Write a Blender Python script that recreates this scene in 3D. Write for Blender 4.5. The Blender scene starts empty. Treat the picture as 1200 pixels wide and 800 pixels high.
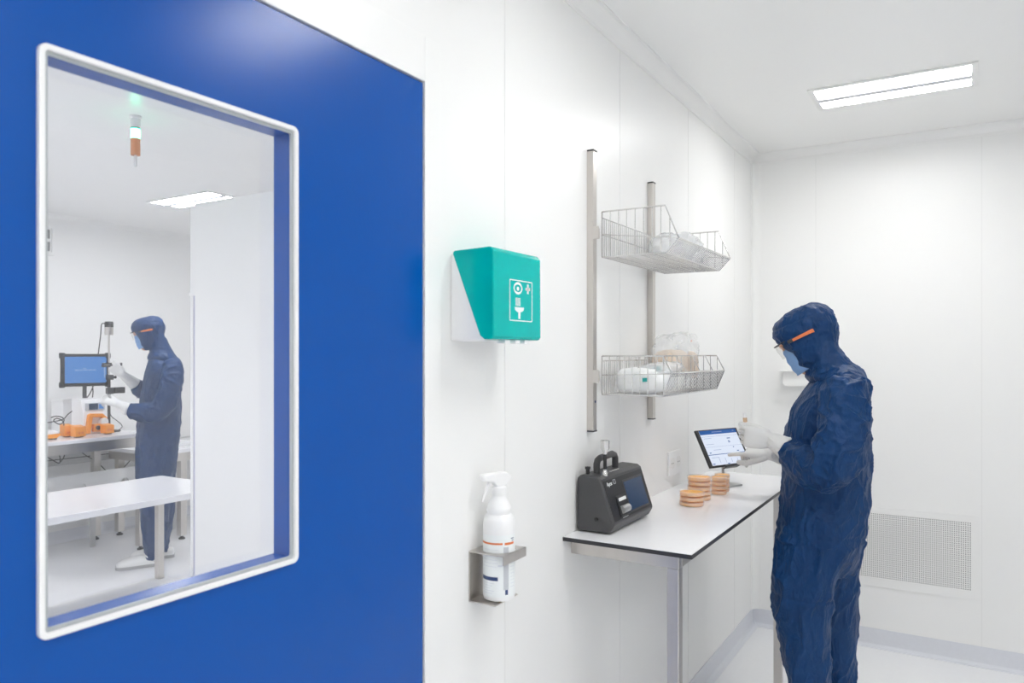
import bpy, bmesh, math, random
from mathutils import Vector, Matrix, noise
random.seed(7)
SC = bpy.context.scene
COL = SC.collection
H = 1.51                      # eye height of the photographer
CZ = H + 1.10                 # ceiling
XW, YB = -1.03, 4.29          # left wall, back wall
CA, SA, FP = math.cos(math.radians(31.27)), math.sin(math.radians(31.27)), 881.0

# ---- survey helpers: turn a sight line plus ONE known plane into a real 3D point
def ray(u, v):
    a, b = u-600, 414-v
    return Vector((-FP*SA + a*CA, FP*CA + a*SA, b))
def WX(u, v, X): d = ray(u, v); d *= X/d.x; return Vector((d.x, d.y, d.z+H))
def WY(u, v, Y): d = ray(u, v); d *= Y/d.y; return Vector((d.x, d.y, d.z+H))
def WZ(u, v, z): d = ray(u, v); d *= (z-H)/d.z; return Vector((d.x, d.y, d.z+H))

# ---------------------------------------------------------------- materials
def mat(name, col, rough=0.5, metal=0.0, emit=None, es=1.0, spec=None, bump=None, coat=0.0, var=None, trans=0.0, alpha=1.0, sheen=0.0, sss=0.0, ior=None):
    m = bpy.data.materials.new(name); m.use_nodes = True
    nt = m.node_tree; b = nt.nodes['Principled BSDF']
    b.inputs['Base Color'].default_value = (*col, 1); b.inputs['Roughness'].default_value = rough
    b.inputs['Metallic'].default_value = metal
    if spec is not None: b.inputs['Specular IOR Level'].default_value = spec
    if ior: b.inputs['IOR'].default_value = ior
    b.inputs['Coat Weight'].default_value = coat
    b.inputs['Transmission Weight'].default_value = trans
    b.inputs['Alpha'].default_value = alpha
    b.inputs['Sheen Weight'].default_value = sheen
    if sss: b.inputs['Subsurface Weight'].default_value = sss; b.inputs['Subsurface Scale'].default_value = .01
    if emit:
        b.inputs['Emission Color'].default_value = (*emit, 1); b.inputs['Emission Strength'].default_value = es
    tc = nt.nodes.new('ShaderNodeTexCoord')
    if var:   # (scale, amount, (stretch xyz)) : procedural tone variation of the material itself
        mp = nt.nodes.new('ShaderNodeMapping'); mp.inputs['Scale'].default_value = var[2]
        n = nt.nodes.new('ShaderNodeTexNoise'); n.inputs['Scale'].default_value = var[0]; n.inputs['Detail'].default_value = 4
        r = nt.nodes.new('ShaderNodeMix'); r.data_type = 'RGBA'
        r.inputs[6].default_value = (*[c*(1-var[1]) for c in col], 1); r.inputs[7].default_value = (*[min(1, c*(1+var[1])) for c in col], 1)
        nt.links.new(tc.outputs['Object'], mp.inputs[0]); nt.links.new(mp.outputs[0], n.inputs['Vector'])
        nt.links.new(n.outputs['Fac'], r.inputs[0]); nt.links.new(r.outputs[2], b.inputs['Base Color'])
    if bump:  # (scale, strength, distance, stretch)
        mp = nt.nodes.new('ShaderNodeMapping'); mp.inputs['Scale'].default_value = bump[3]
        n = nt.nodes.new('ShaderNodeTexNoise'); n.inputs['Scale'].default_value = bump[0]; n.inputs['Detail'].default_value = 5
        n.inputs['Distortion'].default_value = .6
        bp = nt.nodes.new('ShaderNodeBump'); bp.inputs['Strength'].default_value = bump[1]; bp.inputs['Distance'].default_value = bump[2]
        nt.links.new(tc.outputs['Object'], mp.inputs[0]); nt.links.new(mp.outputs[0], n.inputs['Vector'])
        nt.links.new(n.outputs['Fac'], bp.inputs['Height']); nt.links.new(bp.outputs[0], b.inputs['Normal'])
    return m
U1 = (1, 1, 1)
M = {}
M['wall'] = mat('wall panel white', (.86, .86, .85), .36, var=(1.3, .01, U1), bump=(1.2, .12, .004, U1))
M['ceil'] = mat('ceiling white', (.88, .88, .868), .30, var=(1.1, .01, U1))
M['floor'] = mat('floor vinyl pale', (.88, .885, .90), .22, var=(40, .02, U1))
M['base'] = mat('baseboard vinyl grey', (.70, .715, .76), .4, var=(60, .03, U1))
M['joint'] = mat('joint sealant', (.78, .78, .77), .4, var=(20, .02, U1))
M['white'] = mat('white lacquer', (.84, .84, .83), .35, var=(5, .01, U1))
M['plastic'] = mat('white plastic', (.86, .86, .86), .3, var=(9, .01, U1))
M['blue'] = mat('door blue laminate', (.0, .078, .37), .24, spec=.30, var=(.8, .03, U1))
M['gasket'] = mat('grey gasket', (.42, .45, .46), .5, var=(30, .05, U1))
M['steel'] = mat('brushed steel', (.62, .59, .56), .33, metal=1, var=(30, .08, (1, 1, .05)), bump=(300, .05, .001, (1, 1, .03)))
M['chrome'] = mat('bright wire', (.70, .69, .68), .25, metal=.9, var=(20, .05, U1))
M['steelgrey'] = mat('satin grey metal', (.45, .45, .45), .45, metal=.6, var=(20, .05, U1))
M['dark'] = mat('black edge', (.03, .03, .035), .4, var=(20, .1, U1))
M['black'] = mat('black plastic', (.022, .022, .024), .45, bump=(500, .15, .001, U1), var=(200, .15, U1))
M['grey'] = mat('charcoal plastic', (.055, .055, .058), .42, bump=(400, .1, .001, U1), var=(200, .1, U1))
M['hpl'] = mat('white worktop laminate', (.84, .84, .86), .22, var=(8, .01, U1))
M['screen_off'] = mat('dark blue screen', (.012, .035, .085), .25, emit=(.02, .07, .16), es=.10, var=(4, .1, U1))
M['lamp'] = mat('lamp diffuser', (.9, .9, .9), .5, emit=(1, .995, .98), es=26)
M['lamp_far'] = mat('far room lamp diffuser', (.9, .9, .9), .5, emit=(.97, .98, 1), es=52)
M['teal'] = mat('teal translucent cover', (.0, .58, .54), .13, trans=.28, ior=1.25, var=(6, .08, U1))
M['teal_in'] = mat('green bottle plastic', (.02, .38, .25), .3, var=(6, .05, U1))
M['print_white'] = mat('white print', (.85, .88, .88), .5, var=(6, .01, U1))
M['orange'] = mat('orange plastic', (.90, .33, .04), .35, var=(6, .06, U1))
M['label_orange'] = mat('orange print', (.75, .20, .06), .4, var=(60, .1, U1))
M['label_grey'] = mat('grey print', (.55, .57, .60), .4, var=(60, .05, U1))
M['label_blue'] = mat('navy print', (.03, .06, .17), .4, var=(60, .05, U1))
M['label_mid'] = mat('pale label', (.70, .73, .78), .4, var=(60, .05, U1))
M['agar'] = mat('orange agar', (.94, .44, .09), .25, sss=.15, var=(30, .15, U1))
M['glove'] = mat('white glove latex', (.72, .72, .71), .45, bump=(90, .25, .002, U1), var=(20, .03, U1))
M['skin'] = mat('skin', (.62, .36, .25), .5, sss=.2, var=(20, .06, U1))
M['mask'] = mat('pale blue mask', (.22, .38, .66), .7, bump=(60, .3, .002, (1, 1, 6)), var=(20, .04, U1))
M['shoe'] = mat('white clog', (.84, .84, .82), .35, var=(20, .02, U1))
M['sole'] = mat('shoe sole', (.4, .4, .4), .6, var=(20, .05, U1))
M['temple'] = mat('orange goggle arm', (.72, .19, .06), .35, var=(120, .3, U1))
M['vial'] = mat('amber vial', (.66, .45, .28), .35, var=(60, .2, U1))
M['bag_tan'] = mat('tan paper wrap', (.70, .58, .47), .6, bump=(30, .4, .004, U1), var=(12, .08, U1))
M['teal_print'] = mat('teal print', (.02, .35, .33), .5, var=(20, .1, U1))
M['paper'] = mat('white packet', (.80, .81, .81), .5, bump=(25, .5, .006, U1), var=(12, .04, U1))
M['paper_yellow'] = mat('cream packet', (.78, .78, .72), .5, bump=(25, .5, .006, U1), var=(12, .04, U1))
M['scr_white'] = mat('screen white', (.1, .1, .1), .2, emit=(.76, .84, 1), es=.80)
M['scr_blue'] = mat('screen blue', (.01, .03, .1), .2, emit=(.01, .10, .36), es=.7)
M['scr_line'] = mat('screen line', (.05, .05, .1), .2, emit=(.35, .45, .70), es=.7)
M['scr_mid'] = mat('screen sky blue', (.02, .08, .2), .2, emit=(.07, .24, .62), es=.6)
M['scr_dim'] = mat('screen pale text', (.1, .15, .2), .2, emit=(.22, .36, .62), es=.7)
M['green_led'] = mat('green beacon lit', (.1, .6, .3), .3, emit=(.12, 1, .50), es=9)
M['orange_led'] = mat('orange beacon lens', (.72, .30, .14), .25, var=(6, .05, U1))
M['clear_white'] = mat('clear beacon lens', (.78, .80, .80), .15, var=(6, .01, U1))
M['shade'] = mat('vent plenum grey', (.17, .17, .175), .6, var=(6, .05, U1))  # dark tone stands in for the shade behind vent openings
M['lilac'] = mat('lilac gasket', (.50, .50, .62), .5, var=(6, .02, U1))
M['under'] = mat('grey painted steel', (.50, .50, .50), .45, var=(6, .02, U1))

def glassy(name, tint, rough, base_refl):
    m = bpy.data.materials.new(name); m.use_nodes = True; nt = m.node_tree
    for n in list(nt.nodes): nt.nodes.remove(n)
    o = nt.nodes.new('ShaderNodeOutputMaterial'); t = nt.nodes.new('ShaderNodeBsdfTransparent'); g = nt.nodes.new('ShaderNodeBsdfGlossy')
    t.inputs[0].default_value = (*tint, 1); g.inputs['Roughness'].default_value = rough
    lw = nt.nodes.new('ShaderNodeLayerWeight'); lw.inputs[0].default_value = .5
    pw = nt.nodes.new('ShaderNodeMath'); pw.operation = 'POWER'; pw.inputs[1].default_value = 5
    f = nt.nodes.new('ShaderNodeMath'); f.operation = 'MULTIPLY_ADD'; f.inputs[1].default_value = 1-base_refl; f.inputs[2].default_value = base_refl; f.use_clamp = True
    nt.links.new(lw.outputs['Facing'], pw.inputs[0]); nt.links.new(pw.outputs[0], f.inputs[0])
    mx = nt.nodes.new('ShaderNodeMixShader')
    nt.links.new(f.outputs[0], mx.inputs[0]); nt.links.new(t.outputs[0], mx.inputs[1]); nt.links.new(g.outputs[0], mx.inputs[2]); nt.links.new(mx.outputs[0], o.inputs[0])
    return m
M['glass'] = glassy('window glass', (.99, .99, .995), .0, .042)
M['clear'] = glassy('clear plastic', (.97, .97, .965), .08, .04)
def film(name, col, op, rough=.2):
    m = bpy.data.materials.new(name); m.use_nodes = True; nt = m.node_tree
    b = nt.nodes['Principled BSDF']; b.inputs['Base Color'].default_value = (*col, 1); b.inputs['Roughness'].default_value = rough
    t = nt.nodes.new('ShaderNodeBsdfTransparent'); mx = nt.nodes.new('ShaderNodeMixShader'); o = nt.nodes['Material Output']
    tc = nt.nodes.new('ShaderNodeTexCoord'); n = nt.nodes.new('ShaderNodeTexNoise'); n.inputs['Scale'].default_value = 26
    rp = nt.nodes.new('ShaderNodeMapRange'); rp.inputs[3].default_value = max(0, op-.15); rp.inputs[4].default_value = min(1, op+.15)
    nt.links.new(tc.outputs['Object'], n.inputs['Vector']); nt.links.new(n.outputs['Fac'], rp.inputs[0]); nt.links.new(rp.outputs[0], mx.inputs[0])
    nt.links.new(t.outputs[0], mx.inputs[1]); nt.links.new(b.outputs[0], mx.inputs[2]); nt.links.new(mx.outputs[0], o.inputs[0])
    return m
M['film'] = film('plastic bag film', (.82, .84, .86), .42)
M['film_thin'] = film('thin plastic film', (.85, .87, .88), .25)
M['petri'] = film('petri dish polystyrene', (.92, .88, .82), .12, .08)

def fabric():
    m = bpy.data.materials.new('navy coverall fabric'); m.use_nodes = True; nt = m.node_tree; L = nt.links.new
    b = nt.nodes['Principled BSDF']; b.inputs['Roughness'].default_value = .44; b.inputs['Sheen Weight'].default_value = .0
    b.inputs['Specular IOR Level'].default_value = .24
    tc = nt.nodes.new('ShaderNodeTexCoord')
    n1 = nt.nodes.new('ShaderNodeTexNoise'); n1.inputs['Scale'].default_value = 9; n1.inputs['Detail'].default_value = 6
    mx = nt.nodes.new('ShaderNodeMix'); mx.data_type = 'RGBA'; mx.inputs[6].default_value = (.002, .028, .105, 1); mx.inputs[7].default_value = (.004, .046, .155, 1)
    L(tc.outputs['Object'], n1.inputs['Vector']); L(n1.outputs['Fac'], mx.inputs[0]); L(mx.outputs[2], b.inputs['Base Color'])
    # crinkles: ridged noise, slightly stretched downwards
    mp = nt.nodes.new('ShaderNodeMapping'); mp.inputs['Scale'].default_value = (1, 1, .45); mp.inputs['Rotation'].default_value = (.15, .25, 0)
    n2 = nt.nodes.new('ShaderNodeTexNoise'); n2.inputs['Scale'].default_value = 22; n2.inputs['Detail'].default_value = 3; n2.inputs['Distortion'].default_value = 1.2
    ab = nt.nodes.new('ShaderNodeMath'); ab.operation = 'SUBTRACT'; ab.inputs[1].default_value = .5
    ab2 = nt.nodes.new('ShaderNodeMath'); ab2.operation = 'ABSOLUTE'
    n3 = nt.nodes.new('ShaderNodeTexNoise'); n3.inputs['Scale'].default_value = 70; n3.inputs['Detail'].default_value = 4
    ad = nt.nodes.new('ShaderNodeMath'); ad.operation = 'MULTIPLY_ADD'; ad.inputs[1].default_value = .22
    bp = nt.nodes.new('ShaderNodeBump'); bp.inputs['Strength'].default_value = .8; bp.inputs['Distance'].default_value = .015; bp.invert = False
    L(tc.outputs['Object'], mp.inputs[0]); L(mp.outputs[0], n2.inputs['Vector']); L(n2.outputs['Fac'], ab.inputs[0]); L(ab.outputs[0], ab2.inputs[0])
    L(tc.outputs['Object'], n3.inputs['Vector']); L(n3.outputs['Fac'], ad.inputs[0]); L(ab2.outputs[0], ad.inputs[2])
    L(ad.outputs[0], bp.inputs['Height']); L(bp.outputs[0], b.inputs['Normal'])
    return m
M['coverall'] = fabric()

# ---------------------------------------------------------------- builders
class MB:
    def __init__(s): s.v = []; s.f = []; s.m = []; s.cur = 0
    def add(s, vs, fs):
        o = len(s.v); s.v += [Vector(p) for p in vs]; s.f += [[i+o for i in f] for f in fs]; s.m += [s.cur]*len(fs); return s
    def box(s, x0, x1, y0, y1, z0, z1):
        return s.add([(x, y, z) for x in (x0, x1) for y in (y0, y1) for z in (z0, z1)],
                     [(0, 1, 3, 2), (4, 6, 7, 5), (0, 4, 5, 1), (2, 3, 7, 6), (0, 2, 6, 4), (1, 5, 7, 3)])
    def obox(s, c, a, b, n, ha, hb, hn):
        c, a, b, n = map(Vector, (c, a, b, n)); a = a.normalized()*ha; b = b.normalized()*hb; n = n.normalized()*hn
        return s.add([c+a*i+b*j+n*k for i in (-1, 1) for j in (-1, 1) for k in (-1, 1)],
                     [(0, 1, 3, 2), (4, 6, 7, 5), (0, 4, 5, 1), (2, 3, 7, 6), (0, 2, 6, 4), (1, 5, 7, 3)])
    def prism(s, poly, ax, a, b):        # poly: 2D points in the plane across axis ax
        def P(p, w): return {'x': (w, p[0], p[1]), 'y': (p[0], w, p[1]), 'z': (p[0], p[1], w)}[ax]
        n = len(poly)
        return s.add([P(p, a) for p in poly]+[P(p, b) for p in poly],
                     [tuple(range(n)), tuple(range(2*n-1, n-1, -1))]+[(i, i+n, (i+1) % n+n, (i+1) % n) for i in range(n)])
    def tube(s, pts, r, n=10, caps=True):
        pts = [Vector(p) for p in pts]; rs = r if isinstance(r, (list, tuple)) else [r]*len(pts)
        rings = []; up = None
        for i, p in enumerate(pts):
            d = (pts[min(i+1, len(pts)-1)]-pts[max(i-1, 0)])
            d = d.normalized() if d.length > 1e-9 else Vector((0, 0, 1))
            if up is None: up = Vector((0, 0, 1)) if abs(d.z) < .9 else Vector((1, 0, 0))
            a = (up-d*up.dot(d)).normalized(); up = a; b = d.cross(a)
            rings.append([p+(a*math.cos(2*math.pi*k/n)+b*math.sin(2*math.pi*k/n))*rs[i] for k in range(n)])
        return s.rings(rings, caps)
    def rings(s, rings, caps=True):
        n = len(rings[0]); vs = [p for r in rings for p in r]; fs = []
        for i in range(len(rings)-1):
            for k in range(n): fs.append((i*n+k, i*n+(k+1) % n, (i+1)*n+(k+1) % n, (i+1)*n+k))
        if caps: fs += [tuple(range(n-1, -1, -1)), tuple(range((len(rings)-1)*n, len(rings)*n))]
        return s.add(vs, fs)
    def lathe(s, c, prof, n=32, ax=(0, 0, 1)):    # prof (r, h)
        q = Vector((0, 0, 1)).rotation_difference(Vector(ax)); c = Vector(c)
        return s.rings([[c+q @ Vector((r*math.cos(2*math.pi*k/n), r*math.sin(2*math.pi*k/n), h)) for k in range(n)] for r, h in prof])
    def build(s, name, mats, parent=None, local=False, bevel=0, smooth=False, seg=2):
        me = bpy.data.meshes.new(name)
        off = parent.matrix_world.translation if (parent is not None and not local) else Vector((0, 0, 0))
        me.from_pydata([tuple(p-off) for p in s.v], [], s.f)
        bm = bmesh.new(); bm.from_mesh(me); bmesh.ops.recalc_face_normals(bm, faces=bm.faces); bm.to_mesh(me); bm.free()
        mats = mats if isinstance(mats, (list, tuple)) else [mats]
        for k in mats: me.materials.append(M[k])
        for p, i in zip(me.polygons, s.m): p.material_index = i
        if smooth:
            for p in me.polygons: p.use_smooth = True
            me.set_sharp_from_angle(angle=math.radians(smooth if smooth is not True else 40))
        o = bpy.data.objects.new(name, me); COL.objects.link(o)
        if parent is not None: o.parent = parent
        if bevel:
            b = o.modifiers.new('bevel', 'BEVEL'); b.width = bevel; b.segments = seg; b.limit_method = 'ANGLE'; b.angle_limit = math.radians(40)
            b.harden_normals = False
        return o
def tag(o, label, cat, group=None):
    o['label'] = label; o['category'] = cat
    if group: o['group'] = group
    return o
def thing(name, label, cat, loc, group=None, rot=None):
    o = bpy.data.objects.new(name, None); COL.objects.link(o); o.location = loc; o.empty_display_size = .05
    o.matrix_world = Matrix.Translation(Vector(loc))
    if rot is not None: o.matrix_world = Matrix.Translation(Vector(loc)) @ rot.to_4x4()
    return tag(o, label, cat, group)
def struct(o): o['kind'] = 'structure'; return o
def copy_tree(o, parent=None):
    c = o.copy(); COL.objects.link(c)
    if parent is not None: c.parent = parent
    for ch in [x for x in list(bpy.data.objects) if x.parent == o]: copy_tree(ch, c)
    return c
def text_mesh(txt, size, extrude=.0003):
    cu = bpy.data.curves.new('t', 'FONT'); cu.body = txt; cu.size = size; cu.extrude = extrude; cu.align_x = 'LEFT'
    o = bpy.data.objects.new('t', cu); COL.objects.link(o)
    dg = bpy.context.evaluated_depsgraph_get(); me = bpy.data.meshes.new_from_object(o.evaluated_get(dg))
    vs = [v.co.copy() for v in me.vertices]; fs = [list(p.vertices) for p in me.polygons]
    bpy.data.objects.remove(o); bpy.data.meshes.remove(me); return vs, fs

# ================================================================ ROOM SHELL
X0, X1, Y0 = -6.22, 1.75, -1.6      # far wall of the second room, right wall, wall behind the camera
Y2 = 5.3                             # end of the second room
XI = XW-.062                         # inner-room face of the dividing wall
struct(MB().box(X0-.1, X1+.1, Y0-.1, Y2+.1, -.08, 0).build('floor', 'floor'))
struct(MB().box(X0-.1, X1+.1, Y0-.1, Y2+.1, CZ, CZ+.1).build('ceiling', 'ceil'))
DY0, DY1, DZ = .16, 1.317, 2.107
w = MB(); w.box(XI, XW, DY1+.004, YB+.1, 0, CZ); w.box(XI, XW, Y0, DY0-.004, 0, CZ); w.box(XI, XW, DY0-.004, DY1+.004, DZ+.004, CZ)
struct(w.build('wall_left', 'wall'))
struct(MB().box(XW, X1+.1, YB, YB+.1, 0, CZ).build('wall_back', 'wall'))
struct(MB().box(X1, X1+.1, Y0, YB, 0, CZ).build('wall_right', 'wall'))
struct(MB().box(X0, X1+.1, Y0-.1, Y0, 0, CZ).build('wall_front', 'wall'))
struct(MB().box(X0-.1, X0, Y0, Y2, 0, CZ).build('wall_far_left', 'wall'))
struct(MB().box(X0, XI, Y2, Y2+.1, 0, CZ).build('wall_far_back', 'wall'))
# door frame casing (slim, flush) round the leaf
tr = MB(); tr.box(XW, XW+.003, DY1+.004, DY1+.062, 0, DZ+.104); tr.box(XW, XW+.003, DY0-.07, DY1+.004, DZ+.004, DZ+.104)
tr.box(XW, XW+.003, DY0-.07, DY0-.004, 0, DZ+.104)
struct(tr.build('trim_1', 'wall', bevel=.001))
# panel joints
j = MB()
for y in (1.66, 2.414, 3.156, 3.90): j.box(XW, XW+.0008, y-.0012, y+.0012, .09, CZ-.05)
struct(j.build('trim_2', 'joint'))
j = MB()
for x in (-.70, .055, .80): j.box(x-.0012, x+.0012, YB-.0008, YB, .09, CZ-.05)
struct(j.build('trim_3', 'joint'))
def cove(name, axis, a, b, sx, xw, rr, zc, m, lip=.006):   # concave cove between wall and ceiling
    pr = []
    for k in range(9):
        an = k/8*math.pi/2
        pr.append((xw+sx*(rr-rr*math.cos(an))*1.0, zc-rr+rr*math.sin(an)))
    pr = [(xw, zc-rr-lip), (xw+sx*.003, zc-rr-lip)]+[(p[0]+sx*.003, p[1]-.0) for p in pr[:1]]+pr[1:-1]+[(xw+sx*(rr), zc-.003), (xw+sx*(rr+lip), zc-.003), (xw+sx*(rr+lip), zc), (xw, zc)]
    return struct(MB().prism(pr, axis, a, b).build(name, m, smooth=30))
cove('trim_4', 'y', DY0-1.7, YB, 1, XW, .045, CZ, 'ceil')
cove('trim_5', 'x', XW, X1, -1, YB, .045, CZ, 'ceil')
cove('trim_6', 'y', Y0, Y2, 1, X0, .045, CZ, 'ceil')
# rounded vertical corner profile left/back
pr = [(XW, YB)]+[(XW+.04-.04*math.sin(a*math.pi/16), YB-.04+.04*math.cos(a*math.pi/16)) for a in range(9)]
pr = [(XW, YB), (XW, YB-.045), (XW+.003, YB-.045)]+[(XW+.043-.04*math.cos(a*math.pi/16), YB-.043+.04*math.sin(a*math.pi/16)) for a in range(9)]+[(XW+.045, YB-.003), (XW+.045, YB)]
struct(MB().prism(pr, 'z', .09, CZ-.05).build('trim_7', 'wall', smooth=30))
def skirting(name, axis, a, b, s, w0):
    pr = [(w0, 0), (w0, .092), (w0+s*.003, .092), (w0+s*.004, .03), (w0+s*.008, .014), (w0+s*.018, .005), (w0+s*.034, .002), (w0+s*.034, 0)]
    return struct(MB().prism(pr, axis, a, b).build(name, 'base', smooth=30))
skirting('baseboard_left', 'y', DY1+.06, YB, 1, XW)
skirting('baseboard_back', 'x', XW, X1, -1, YB)
skirting('baseboard_right', 'y', Y0, YB, -1, X1)
skirting('baseboard_far_left', 'y', Y0, Y2, 1, X0)
skirting('baseboard_far_back', 'x', X0, XI, -1, Y2)

# ---- blue door with flush window
WYa, WYb, WZa, WZb = .512, .952, H-.373, H+.404
fw = .011
door = bpy.data.objects.new('door_1', None); COL.objects.link(door); door.location = (XW, DY0, 0); door.matrix_world = Matrix.Translation((XW, DY0, 0)); door['kind'] = 'structure'
LT = .047
a = MB(); ia, ib, iz, jz = WYa+fw, WYb-fw, WZa+fw, WZb-fw
a.box(XW-LT, XW-.001, DY0, ia, .008, DZ); a.box(XW-LT, XW-.001, ib, DY1, .008, DZ)
a.box(XW-LT, XW-.001, ia, ib, .008, iz); a.box(XW-LT, XW-.001, ia, ib, jz, DZ)
a.build('door_leaf', 'blue', door)
def rrect(y0, y1, z0, z1, r, n=5):
    o = []
    for cy, cz, s in ((y1-r, z1-r, 0), (y0+r, z1-r, 1), (y0+r, z0+r, 2), (y1-r, z0+r, 3)):
        for k in range(n+1):
            an = (s+k/n)*math.pi/2; o.append((cy+r*math.cos(an), cz+r*math.sin(an)))
    return o
def ringframe(mb, outer, inner, xa, xb):   # frame of rectangular section between two outlines (same count)
    n = len(outer)
    mb.rings([[(xa, *p) for p in outer], [(xb, *p) for p in outer], [(xb, *p) for p in inner], [(xa, *p) for p in inner], [(xa, *p) for p in outer]], caps=False)
fr = MB(); ringframe(fr, rrect(WYa, WYb, WZa, WZb, .012), rrect(WYa+fw*.75, WYb-fw*.75, WZa+fw*.75, WZb-fw*.75, .006), XW-.002, XW+.006)
fr.build('window_frame', 'plastic', door, bevel=.0015)
g = MB(); ringframe(g, rrect(WYa+fw*.75, WYb-fw*.75, WZa+fw*.75, WZb-fw*.75, .006), rrect(ia+.002, ib-.002, iz+.002, jz-.002, .004), XW-.004, XW+.001)
g.build('window_gasket', 'gasket', door)
MB().box(XW-.0045, XW-.0040, ia, ib, iz, jz).build('window_pane', 'glass', door)
MB().box(XW-LT+.004, XW-LT+.0045, ia, ib, iz, jz).build('window_pane', 'glass', door)
hd = MB(); hd.tube([(XW, DY0+.07, 1.02), (XW+.045, DY0+.07, 1.02), (XW+.05, DY0+.08, 1.02), (XW+.05, DY0+.19, 1.02)], .009); hd.lathe((XW-.001, DY0+.07, 1.02), [(.024, 0), (.024, .008), (.02, .01)], ax=(1, 0, 0))
hd.build('door_handle', 'steel', door, smooth=True)

# ---- ceiling lights
def ceiling_light(x0, x1, y0, y1, label):
    lm = 'lamp' if x0 > XW else 'lamp_far'
    t = thing('ceiling_light', label, 'ceiling light', ((x0+x1)/2, (y0+y1)/2, CZ), 'recessed strip lights')
    f = MB(); b = .022; m = (y0+y1)/2; z0 = CZ-.006
    f.box(x0-b, x1+b, y0-b, y0, z0, CZ); f.box(x0-b, x1+b, y1, y1+b, z0, CZ); f.box(x0-b, x0, y0, y1, z0, CZ); f.box(x1, x1+b, y0, y1, z0, CZ)
    f.build('frame', 'white', t, bevel=.001)
    MB().box(x0, x1, m-.022, m+.022, z0-.006, CZ).build('centre_bar', 'base', t, bevel=.001)
    MB().box(x0, x1, y0, m-.022, CZ-.003, CZ-.0005).build('diffuser', lm, t)
    MB().box(x0, x1, m+.022, y1, CZ-.003, CZ-.0005).build('diffuser', lm, t)
ceiling_light(-.555, .01, 3.345, 3.60, 'white twin strip ceiling light above the person at the worktop')
ceiling_light(-.40, .165, 1.60, 1.855, 'white twin strip ceiling light over the blue door and green box, out of frame')
ceiling_light(-.40, .165, -.35, -.095, 'white twin strip ceiling light behind the photographer, nearest the rear wall')
ceiling_light(.95, 1.51, .9, 1.155, 'added white twin strip fill light by the right wall, out of frame')  # unseen lamp added to lift the lower walls and floor
ceiling_light(.95, 1.51, -.6, -.345, 'added white twin strip fill light in the right rear corner behind the photographer')  # extra lamp added behind the camera for more even fill
ceiling_light(-5.07, -4.42, 3.30, 3.54, 'twin strip ceiling light seen through the door window beyond the signal lamp')
ceiling_light(-2.75, -2.15, .2, .45, 'twin strip ceiling light just inside the far room, hidden above the door window')
ceiling_light(-4.9, -4.3, .35, .6, 'twin strip ceiling light in the far room left of the door window view')
ceiling_light(-2.6, -2.0, 3.6, 3.85, 'twin strip ceiling light in the far room behind the white partition')
ceiling_light(-4.9, -4.3, -.9, -.65, 'added twin strip fill light, unseen, in the far left corner of the far room')  # unseen lamp added only to brighten the far room

# ================================================================ WORKTOP (room 1)
BZ = H-.543; BX = -.638; BY0, BY1 = 1.985, 3.46
t = thing('work_table', 'white laminate worktop with black edge on steel legs along the left wall', 'table', ((XW+BX)/2, (BY0+BY1)/2, 0))
a = MB(); a.box(XW+.001, BX, BY0, BY1, BZ-.013, BZ-.0012); a.build('tabletop_core', 'dark', t)
a = MB(); a.box(XW+.001, BX-.0005, BY0+.0005, BY1-.0005, BZ-.0012, BZ); a.build('tabletop', 'hpl', t)
a = MB(); ax = -.693; az0, az1 = BZ-.062, BZ-.014
a.box(XW, ax, 2.04, 2.07, az0, az1); a.box(XW, ax, 3.40, 3.43, az0, az1); a.box(ax-.03, ax, 2.07, 3.40, az0, az1); a.box(XW, XW+.036, 2.07, 3.40, az0, az1)
a.build('frame', 'steel', t, bevel=.002)
for (x, y) in ((ax-.035, 2.039), (ax-.035, 3.396)):
    l = MB().box(x, x+.035, y, y+.035, .03, az0).build('leg', 'steel', t, bevel=.002)
    MB().lathe((x+.0175, y+.0175, 0), [(.018, 0), (.018, .012), (.008, .014), (.008, .03)]).build('foot', 'dark', l, smooth=True, local=False).location = -t.location+Vector(t.location)
# feet are children of legs: leg origins coincide with the table root
for o in bpy.data.objects:
    if o.name.startswith('foot') and o.parent and o.parent.name.startswith('leg'):
        for v in o.data.vertices: v.co -= t.location

# ---- particle counter
pc = thing('particle_counter', 'black air particle counter with carry handle and sloping screen on the worktop', 'instrument', (-.965, 2.23, BZ))
ya, yb = 2.065, 2.392; zb = BZ+.004
prof = [(-1.022, zb), (-.915, zb), (-.9, zb+.028), (-.943, zb+.160), (-.955, zb+.168), (-1.012, zb+.170), (-1.022, zb+.160)]
c = MB(); c.prism(prof, 'y', ya, yb); c.build('casing', 'grey', pc, bevel=.007, seg=3)
# front panel plane
pb, pt = Vector((-.9, 0, zb+.028)), Vector((-.943, 0, zb+.160)); pd = (pt-pb); pdn = pd.normalized(); pn = Vector((pdn.z, 0, -pdn.x))
def FPt(y, s, off=0): q = pb+pd*s+pn*off; return Vector((q.x, y, q.z))
def fbox(mb, y0, y1, s0, s1, o0, o1):
    c = FPt((y0+y1)/2, (s0+s1)/2, (o0+o1)/2); mb.obox(c, (0, 1, 0), pdn, pn, abs(y1-y0)/2, pd.length*abs(s1-s0)/2, abs(o1-o0)/2); return mb
fbox(MB(), 2.075, 2.382, .05, .95, -.001, .0012).build('front_panel', 'black', pc, bevel=.001)
fbox(MB(), 2.205, 2.365, .10, .84, .001, .0022).build('screen_bezel', 'grey', pc, bevel=.001)
fbox(MB(), 2.212, 2.358, .14, .79, .002, .0032).build('screen', 'screen_off', pc)
pr_ = fbox(MB(), 2.125, 2.195, .10, .56, .001, .006).build('printer_bay', 'black', pc, bevel=.002)
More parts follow.
